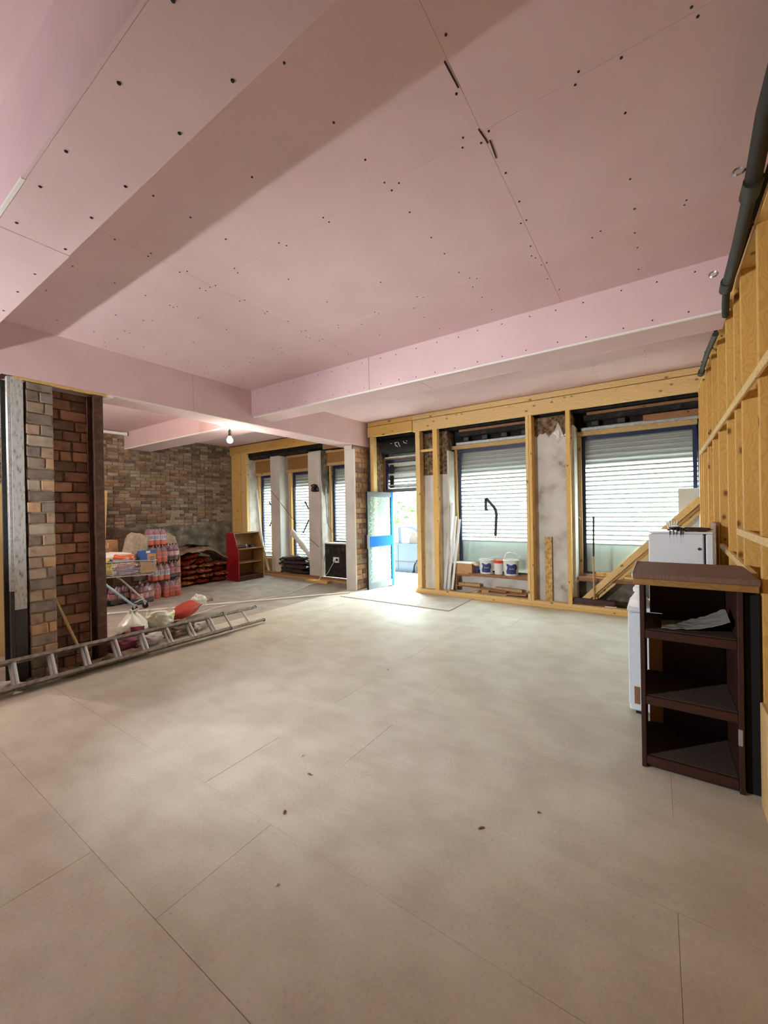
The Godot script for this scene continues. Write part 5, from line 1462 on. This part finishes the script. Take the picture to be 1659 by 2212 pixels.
func build_trolley():
	var t = thing("shopping_trolley", "wire shopping trolley loaded with sacks and a carton beside the drinks packs", "shopping trolley", v3(-7.62, 0, -3.2))
	# local axes: x to the room, z towards the camera end
	var x0 := -0.30; var x1 := 0.22; var z0 := -0.46; var z1 := 0.55
	var rim := MB.new()
	rim.tube([v3(x0, 0.80, z0), v3(x1, 0.80, z0), v3(x1 + 0.02, 0.86, z1), v3(x0 - 0.02, 0.86, z1), v3(x0, 0.80, z0)], 0.008, 8)
	rim.tube([v3(x0 + 0.05, 0.55, z0 + 0.04), v3(x1 - 0.05, 0.55, z0 + 0.04), v3(x1 - 0.04, 0.60, z1), v3(x0 + 0.04, 0.60, z1), v3(x0 + 0.05, 0.55, z0 + 0.04)], 0.008, 8)
	put("basket_rim", rim, M.wire_silver, t)
	var w := MB.new()
	for i in 33:
		var k := i / 32.0
		var z := lerpf(z0, z1, k)
		for s in [[x0, x0 + 0.05], [x1, x1 - 0.05]]:
			w.tube([v3(s[0], 0.80 + 0.06 * k, z), v3(s[1], 0.55 + 0.05 * k, lerpf(z0 + 0.04, z1, k))], 0.0038, 5)
		if i % 2 == 0: w.tube([v3(x0 + 0.05, 0.55 + 0.05 * k, lerpf(z0 + 0.04, z1, k)), v3(x1 - 0.05, 0.55 + 0.05 * k, lerpf(z0 + 0.04, z1, k))], 0.0038, 5)
	for i in 15:
		var x := lerpf(x0, x1, i / 14.0)
		w.tube([v3(x, 0.80, z0), v3(lerpf(x0 + 0.05, x1 - 0.05, i / 14.0), 0.55, z0 + 0.04)], 0.0038, 5)
	for y in [0.25, 0.5, 0.75]:
		for s in [[x0, x0 + 0.05], [x1, x1 - 0.05]]:
			w.tube([v3(lerpf(s[0], s[1], y), 0.80 - 0.25 * y, z0 + 0.04 * y), v3(lerpf(s[0], s[1], y), 0.86 - 0.26 * y, z1)], 0.0038, 5)
	stuff(put("basket_wires", w, M.wire_silver, t))
	var fr := MB.new()
	fr.tube(curve([v3(0.20, 0.56, 0.62), v3(0.22, 0.53, 0.42), v3(0.26, 0.45, 0.33), v3(0.40, 0.14, 0.06), v3(0.44, 0.10, 0.02)], 5), 0.02, 10)
	put("frame_tube", fr, M.tube_blue, t)
	fr = MB.new()
	fr.tube(curve([v3(-0.02, 0.54, 0.10), v3(0.02, 0.50, 0.04), v3(0.26, 0.16, -0.18), v3(0.29, 0.10, -0.20)], 5), 0.017, 10)
	put("frame_tube", fr, M.galvanised, t)
	tubed(t, "cross_tube", M.chrome, [v3(0.42, 0.15, 0.02), v3(0.28, 0.17, -0.2)], 0.009)
	tubed(t, "rear_leg", M.chrome, [v3(-0.26, 0.55, 0.2), v3(-0.42, 0.12, 0.1)], 0.013)
	tubed(t, "rear_leg", M.chrome, [v3(-0.26, 0.57, 0.45), v3(-0.44, 0.12, 0.42)], 0.013)
	for q in [v3(0.44, 0, 0.02), v3(0.30, 0, -0.21), v3(-0.43, 0, 0.10), v3(-0.45, 0, 0.42)]:
		var mb := MB.new()
		mb.lathe([Vector2(0, 0.014), Vector2(0.035, 0.014), Vector2(0.05, 0.010), Vector2(0.05, -0.010), Vector2(0.035, -0.014), Vector2(0, -0.014)], 18, v3(0, 0.05, 0), Basis.from_euler(v3(PI / 2, 0.6, 0)))
		var wh = put("castor", mb, M.tyre, t, q)
		bx(wh, "fork", M.chrome, v3(0, 0.095, 0), v3(0.035, 0.07, 0.045), Basis(Vector3.UP, 0.6), 0.006)
	# its load
	var L := [
		["white sack with purple print lying lowest in the trolley", v3(-7.66, 0.64, -3.18), v3(0.36, 0.12, 0.52), Basis(Vector3.RIGHT, 0.04), M.sack_white, M.sack_purple],
		["white and reddish sack in the middle of the trolley's load", v3(-7.66, 0.74, -3.17), v3(0.34, 0.12, 0.46), Basis(), M.sack_white, M.label_pink],
		["white and orange sack on top of the trolley's load", v3(-7.66, 0.88, -3.13), v3(0.34, 0.19, 0.50), Basis(Vector3.RIGHT, -0.10), M.sack_white, M.sack_orange],
		["bright yellow bag at the trolley's left beside the post", v3(-7.60, 0.82, -2.90), v3(0.28, 0.14, 0.22), Basis(Vector3.RIGHT, 0.15), M.sack_yellow, M.black_plastic],
		["yellow bag low against the trolley's wire side", v3(-7.52, 0.71, -2.86), v3(0.16, 0.13, 0.26), Basis(Vector3.RIGHT, -0.2), M.sack_yellow, M.sack_yellow]]
	for i in L.size():
		var q = L[i]
		var s = thing("sack", q[0], "sack", q[1], 0.0, "sacks in the trolley")
		var mb := MB.new()
		mb.pillow(Vector3.ZERO, q[2], q[3], 700 + i, 0.10, 24, 14, 0.5)
		put("sack", mb, q[4], s)
		mb = MB.new()   # the printed patch follows the sack's own surface
		var fn := FastNoiseLite.new(); fn.seed = 700 + i; fn.frequency = 1.1; fn.fractal_octaves = 3
		mb.grid(10, 8, func(u, w2):
			var a: float = lerpf(-1.2, 0.3, u)
			var b: float = lerpf(-0.35, 0.9, w2)
			var cb := pow(cos(b), 0.5)
			var p := v3(cb * pow(absf(cos(a)), 0.5), signf(sin(b)) * pow(absf(sin(b)), 0.9), cb * signf(sin(a)) * pow(absf(sin(a)), 0.5))
			p.y *= 1.0 - 0.45 * pow(maxf(absf(p.x), absf(p.z)), 4.0)
			return q[3] * (p * (1.015 + 0.16 * fn.get_noise_3d(p.x * 2.2, p.y * 1.5, p.z * 2.2)) * q[2] * 0.5))
		put("print", mb, q[5], s)
	var mb := MB.new()
	mb.pillow(Vector3.ZERO, v3(0.62, 0.24, 0.38), Basis(Vector3.RIGHT, -0.25) * Basis(Vector3.BACK, PI / 2), 720, 0.10, 28, 16, 0.3)
	var gs = thing("sack", "upright grey-brown woven sack standing in the trolley", "sack", v3(-7.74, 0.96, -3.44))
	put("sack", mb, M.sacking, gs)
	mb = MB.new(); mb.grid(8, 3, func(u, w2): return v3(0.015 * sin(u * 9.0), 0.285 + 0.02 * w2 - 0.03 * u, lerpf(0.10, -0.22, u)), 0.004)
	put("sewn_top", mb, M.sacking, gs)
	var cb = thing("carton", "brown carton with a blue band standing at the trolley basket's far end", "box", v3(-7.66, 0.58, -3.57))
	bb(cb, "carton", M.cardboard, v3(-0.12, 0.0, -0.13), v3(0.14, 0.39, 0.14), 0.003)
	bb(cb, "blue_band", M.carton_blue, v3(-0.121, 0.20, 0.02), v3(0.1415, 0.3915, 0.141), 0.002)
	bb(cb, "blue_band", M.carton_blue, v3(-0.121, 0.33, -0.131), v3(0.1415, 0.3915, 0.02), 0.002)
	for k in 3: bb(cb, "print", M.label_blue, v3(0.140, 0.18 + 0.04 * k, -0.10), v3(0.1425, 0.195 + 0.04 * k, -0.03), 0.0)
	bb(cb, "sticker", M.paper, v3(0.1415, 0.345, -0.03), v3(0.1425, 0.385, 0.04), 0.0)
	# box behind the trolley with white lettering
	var rb = thing("cardboard_box", "brown cardboard box with white lettering behind the loaded trolley", "box", v3(-8.24, 0.0, -3.12))
	bb(rb, "carton", M.cardboard, v3(-0.16, 0.70, -0.20), v3(0.14, 1.16, 0.19), 0.004)
	var tm := TextMesh.new()
	tm.text = "ral"; tm.font_size = 32; tm.pixel_size = 0.0036; tm.depth = 0.003
	var sf := SystemFont.new(); sf.font_names = PackedStringArray(["Droid Sans"]); sf.font_weight = 700
	tm.font = sf; tm.material = M.paper
	put("lettering", tm, null, rb, v3(0.142, 1.065, 0.02), Basis(Vector3.UP, PI / 2))
	var lb = thing("cardboard_box", "big plain brown carton standing on the floor beneath the lettered box", "box", v3(-8.28, 0.0, -2.98))
	bb(lb, "carton", M.cardboard, v3(-0.2, 0.0, -0.16), v3(0.14, 0.69, 0.25), 0.004)
	bb(lb, "tape", M.plywood, v3(-0.02, 0.69, -0.16), v3(0.03, 0.693, 0.25), 0.0)

# ---------------------------------------------------------------- ladder and bags
func build_ladder_and_bags():
	var t = thing("extension_ladder", "worn aluminium extension ladder on its side along the foot of the brick pier", "ladder", v3(0, 0, 0))
	# lower rail on the floor, upper rail leaning towards the pier
	var A0 := v3(-4.885, 0.045, 0.4)
	var A1 := v3(-4.765, 0.045, -3.84)
	var B0 := v3(-5.005, 0.285, 0.4)
	var B1 := v3(-4.985, 0.205, -3.86)
	var nrm := (A1 - A0).cross(B0 - A0).normalized()
	if nrm.x < 0: nrm = -nrm
	for sct in 2:
		var o := nrm * (0.0 if sct == 0 else 0.055)
		var cut := 1.0 if sct == 0 else 0.865
		var wide := 1.0 if sct == 0 else 1.0
		var a1 := A0.lerp(A1, cut)
		var b1 := B0.lerp(B1, cut)
		var sec = Node3D.new()
		sec.name = "ladder_section" if sct == 0 else "ladder_section_001"
		t.add_child(sec, true)
		var acr := (B0 - A0).normalized()
		for q in [[A0, a1, -1.0], [B0, b1, 1.0]]:
			var mb := MB.new()
			var bas := along(q[0], q[1], nrm)
			var len: float = (q[1] - q[0]).length()
			mb.box(Vector3.ZERO, v3(0.016, len, 0.056), Basis(), 0.002, ro())
			mb.box(v3(bas.x.dot(acr) * q[2] * -0.007, 0, 0.026), v3(0.032, len, 0.006), Basis(), 0.002, ro())
			mb.box(v3(bas.x.dot(acr) * q[2] * -0.007, 0, -0.026), v3(0.032, len, 0.006), Basis(), 0.002, ro())
			put("rail", mb, M.ladder_rail, sec, (q[0] + q[1]) / 2 + o, bas)
			tubed(sec, "end_cap", M.black_plastic, [q[1] + o, q[1] + o + (q[1] - q[0]).normalized() * 0.02], 0.022, 8)
		for i in 16:
			var k := 0.03 + (0.0655 * i) + (0.004 if sct else 0.0)
			if k > cut - 0.02: break
			var p := A0.lerp(A1, k) + o
			var q2 := B0.lerp(B1, k) + o
			tubed(sec, "rung", M.aluminium, [p, q2], 0.0155, 10)
			var rv := MB.new()
			rv.lathe([Vector2(0, 0.004), Vector2(0.012, 0.003), Vector2(0.013, 0.0)], 10, Vector3.ZERO, along(p, p - acr))
			put("rivet", rv, M.black_plastic, sec, p - acr * 0.008)
	# shopping bags on the floor behind the ladder
	var nz := FastNoiseLite.new(); nz.seed = 21; nz.frequency = 4.0
	var bags := [
		["knotted white carrier bag with maroon print behind the ladder", v3(-5.95, 0.0, -2.60), v3(0.32, 0.29, 0.36), M.bag_clear, M.bag_maroon, true],
		["open white carrier bag with a green patch beside the knotted one", v3(-5.98, 0.0, -2.98), v3(0.34, 0.21, 0.36), M.bag_clear, M.bag_green, false]]
	for i in bags.size():
		var q = bags[i]
		var g = thing("carrier_bag", q[0], "carrier bag", q[1], 0.0, "carrier bags behind the ladder")
		var s: Vector3 = q[2]
		var mb := MB.new()
		var f := func(u, w, pad):
			var a: float = TAU * u
			var r := 1.0
			if q[5]: r = sqrt(maxf(0.0, 1.0 - pow((w - 0.25) / 0.8, 2.0))) * (1.0 if w < 0.45 else lerpf(1.0, 0.35, (w - 0.45) / 0.55))
			else: r = (0.92 + 0.15 * w) if w < 0.9 else 0.95
			if w < 0.08: r *= 0.86
			r *= 1.0 + 0.09 * sin(a * 5.0 + i) * w + 0.10 * nz.get_noise_3d(cos(a) * 0.6, w, sin(a) * 0.6)
			return v3(cos(a) * s.x / 2 * (r + pad), s.y * w * (1.0 + 0.10 * sin(a * 3.0)), sin(a) * s.z / 2 * (r + pad))
		mb.grid(36, 14, func(u, w): return f.call(u, w, 0.0), 0.0)
		put("bag", mb, q[3], g)
		mb = MB.new()
		mb.grid(8, 6, func(u, w): return f.call(0.92 + 0.16 * u if i == 0 else 0.86 + 0.10 * u, (0.12 if i == 0 else 0.62) + 0.25 * w, 0.025))
		put("print", mb, q[4], g)
		if q[5]:
			for k in 2:
				tubed(g, "handle", M.bag_clear, curve([v3(0.02, 0.27, -0.03 + 0.06 * k), v3(0.05, 0.32, -0.05 + 0.1 * k), v3(0.01, 0.29, -0.01)], 4), 0.012, 6)
		else:
			mb = MB.new()
			mb.pillow(v3(0, 0.13, 0), v3(s.x * 0.85, 0.14, s.z * 0.85), Basis(), 31, 0.2)
			put("contents", mb, M.bag_clear, g)
	var g = thing("net_sack", "orange-red net sack with a white tied end behind the ladder's top", "sack", v3(-6.02, 0.10, -3.40))
	var mb := MB.new()
	mb.grid(24, 16, func(u, w):
		var a: float = TAU * u
		var r := 0.13 * sin(PI * pow(w, 0.8)) + 0.01
		return v3(cos(a) * r, -0.02 + 0.14 * w + sin(a) * r * 0.8, 0.28 - 0.62 * w + 0.02 * sin(a * 4 + w * 6)))
	put("sack", mb, M.sack_red, g)
	mb = MB.new()
	mb.pillow(v3(0, 0.13, -0.20), v3(0.21, 0.2, 0.20), Basis.from_euler(v3(0.5, 0, 0)), 33, 0.16)
	put("white_top", mb, M.bag_clear, g)
	tubed(g, "tied_end", M.sacking, curve([v3(0, 0.12, -0.30), v3(0.01, 0.11, -0.36), v3(0.03, 0.13, -0.40), v3(0.02, 0.10, -0.42)], 4), 0.02, 7)
	# slumped things seen between the rungs
	for q in [["white and maroon carrier bag slumped at the pier's foot behind the ladder rungs", v3(-5.28, 0.09, -2.20), v3(0.26, 0.20, 0.30), M.bag_maroon, 41], ["pale crumpled sheet lying behind the middle rungs of the ladder", v3(-5.22, 0.07, -2.45), v3(0.26, 0.14, 0.30), M.plaster, 42], ["grey-pink torn sack behind the ladder's middle rungs", v3(-5.30, 0.09, -2.85), v3(0.30, 0.18, 0.38), M.tarpaulin, 43], ["pale torn paper sack behind the ladder's upper rungs", v3(-5.32, 0.07, -3.15), v3(0.28, 0.14, 0.34), M.plaster_stained, 44]]:
		mb = MB.new()
		mb.pillow(Vector3.ZERO, q[2], Basis.from_euler(v3(0.1, 0.3, 0.1)), q[4], 0.24, 26, 16)
		solo("crumpled_bag", mb, q[3], q[0], "bag", q[1], Basis(), "slumped bags behind the ladder")
	# rubble along the pier's foot
	var shapes := []
	for i in 4:
		mb = MB.new()
		mb.pillow(Vector3.ZERO, v3(0.10, 0.07, 0.09), Basis(), 800 + i, 0.3, 10, 7, 0.8)
		shapes.append([mb.mesh(M.rubble), mb.mesh(M.plaster_stained)])
	var lumps := [
		["pale lump of broken plaster left of the steel post's black foot", -1.05, -4.97, 1.5, 1], ["second pale plaster lump right behind the ladder's first visible rungs", -1.14, -5.0, 1.3, 1],
		["small pale plaster lump nearest the ladder's floor rail", -1.20, -4.91, 0.9, 1], ["flat grey rubble lump under the pale steel post", -1.27, -4.97, 1.1, 0],
		["grey rubble lump at the brick pier's near corner", -1.40, -4.98, 1.0, 0], ["brownish rubble lump under the second pair of rungs", -1.52, -4.95, 1.2, 0],
		["rubble lump at the mouth of the brick pier's recess", -1.68, -5.0, 1.0, 0], ["rubble lump beside the rusty post's foot", -1.90, -4.97, 1.1, 0]]
	for i in lumps.size():
		var q = lumps[i]
		var o = put("rubble_lump", shapes[i % 4][q[4]], null, self, v3(q[2], 0.03, q[1]), Basis.from_euler(v3(rng.randf(), rng.randf() * 6, 0)) * Basis.from_scale(Vector3.ONE * q[3]))
		tag(o, q[0], "rubble", "rubble lumps along the pier's foot")
	mb = MB.new()
	mb.grid(30, 8, func(u, w):
		var z: float = lerpf(-1.5, -2.3, u)
		return v3(lerpf(-5.05, -4.86, w), 0.012 + 0.07 * (1.0 - w) * (0.6 + 0.6 * nz.get_noise_2d(z * 3.0, w * 2.0)), z), 0.004)
	solo("torn_wrapping", mb, M.tarpaulin, "crumpled brown wrapping lying along the pier's foot under the rungs", "wrapping")
	tubed(self, "wooden_stick", M.pine_worn, [v3(-5.14, 0.80, -1.50), v3(-5.02, 0.02, -1.745)], 0.014, 8)
	tag(get_child(-1), "thin wooden stick leaning in the brick pier's recess", "stick")

func build_small_things():
	# loose board on the floor in front of the door
	bx(self, "loose_board", M.hardboard, v3(-3.86, 0.007, -6.32), v3(2.25, 0.009, 1.03), Basis(Vector3.UP, 0.0), 0.002)
	tag(get_child(-1), "loose hardboard sheet lying on the floor in front of the open door", "board")
	# crumbs and splinters on the flooring
	var shapes := []
	for i in 3:
		var mb := MB.new()
		mb.pillow(Vector3.ZERO, [v3(0.014, 0.008, 0.012), v3(0.012, 0.006, 0.034), v3(0.018, 0.008, 0.010)][i], Basis(), 900 + i, 0.3, 8, 6, 0.8)
		shapes.append([mb.mesh(M.board_core), mb.mesh(M.old_timber)])
	var P := [
		[-2.32, -3.39, 0, 0, "white plaster crumb in the middle of the floor, farthest from the camera"], [-2.27, -3.36, 2, 1, "dark chip right beside the farthest white crumb"],
		[-1.955, -1.866, 0, 0, "small white crumb on the floor joint left of two dark splinters"], [-1.78, -1.757, 1, 1, "long dark splinter on the open floor, largest of the crumbs"],
		[-1.67, -1.46, 1, 1, "second dark splinter, nearer the camera than the largest one"], [-0.754, -1.925, 1, 1, "dark splinter alone on the floor towards the bookcase"],
		[-1.375, -1.154, 0, 0, "white crumb on the floor nearest the camera"], [-0.539, -2.186, 0, 1, "tiny dark crumb on the floor in front of the bookcase"]]
	for q in P:
		tag(put("floor_crumb", shapes[q[2]][q[3]], null, self, v3(q[0], 0.003, q[1]), Basis(Vector3.UP, rng.randf() * 3)), q[4], "debris", "crumbs scattered on the floor")
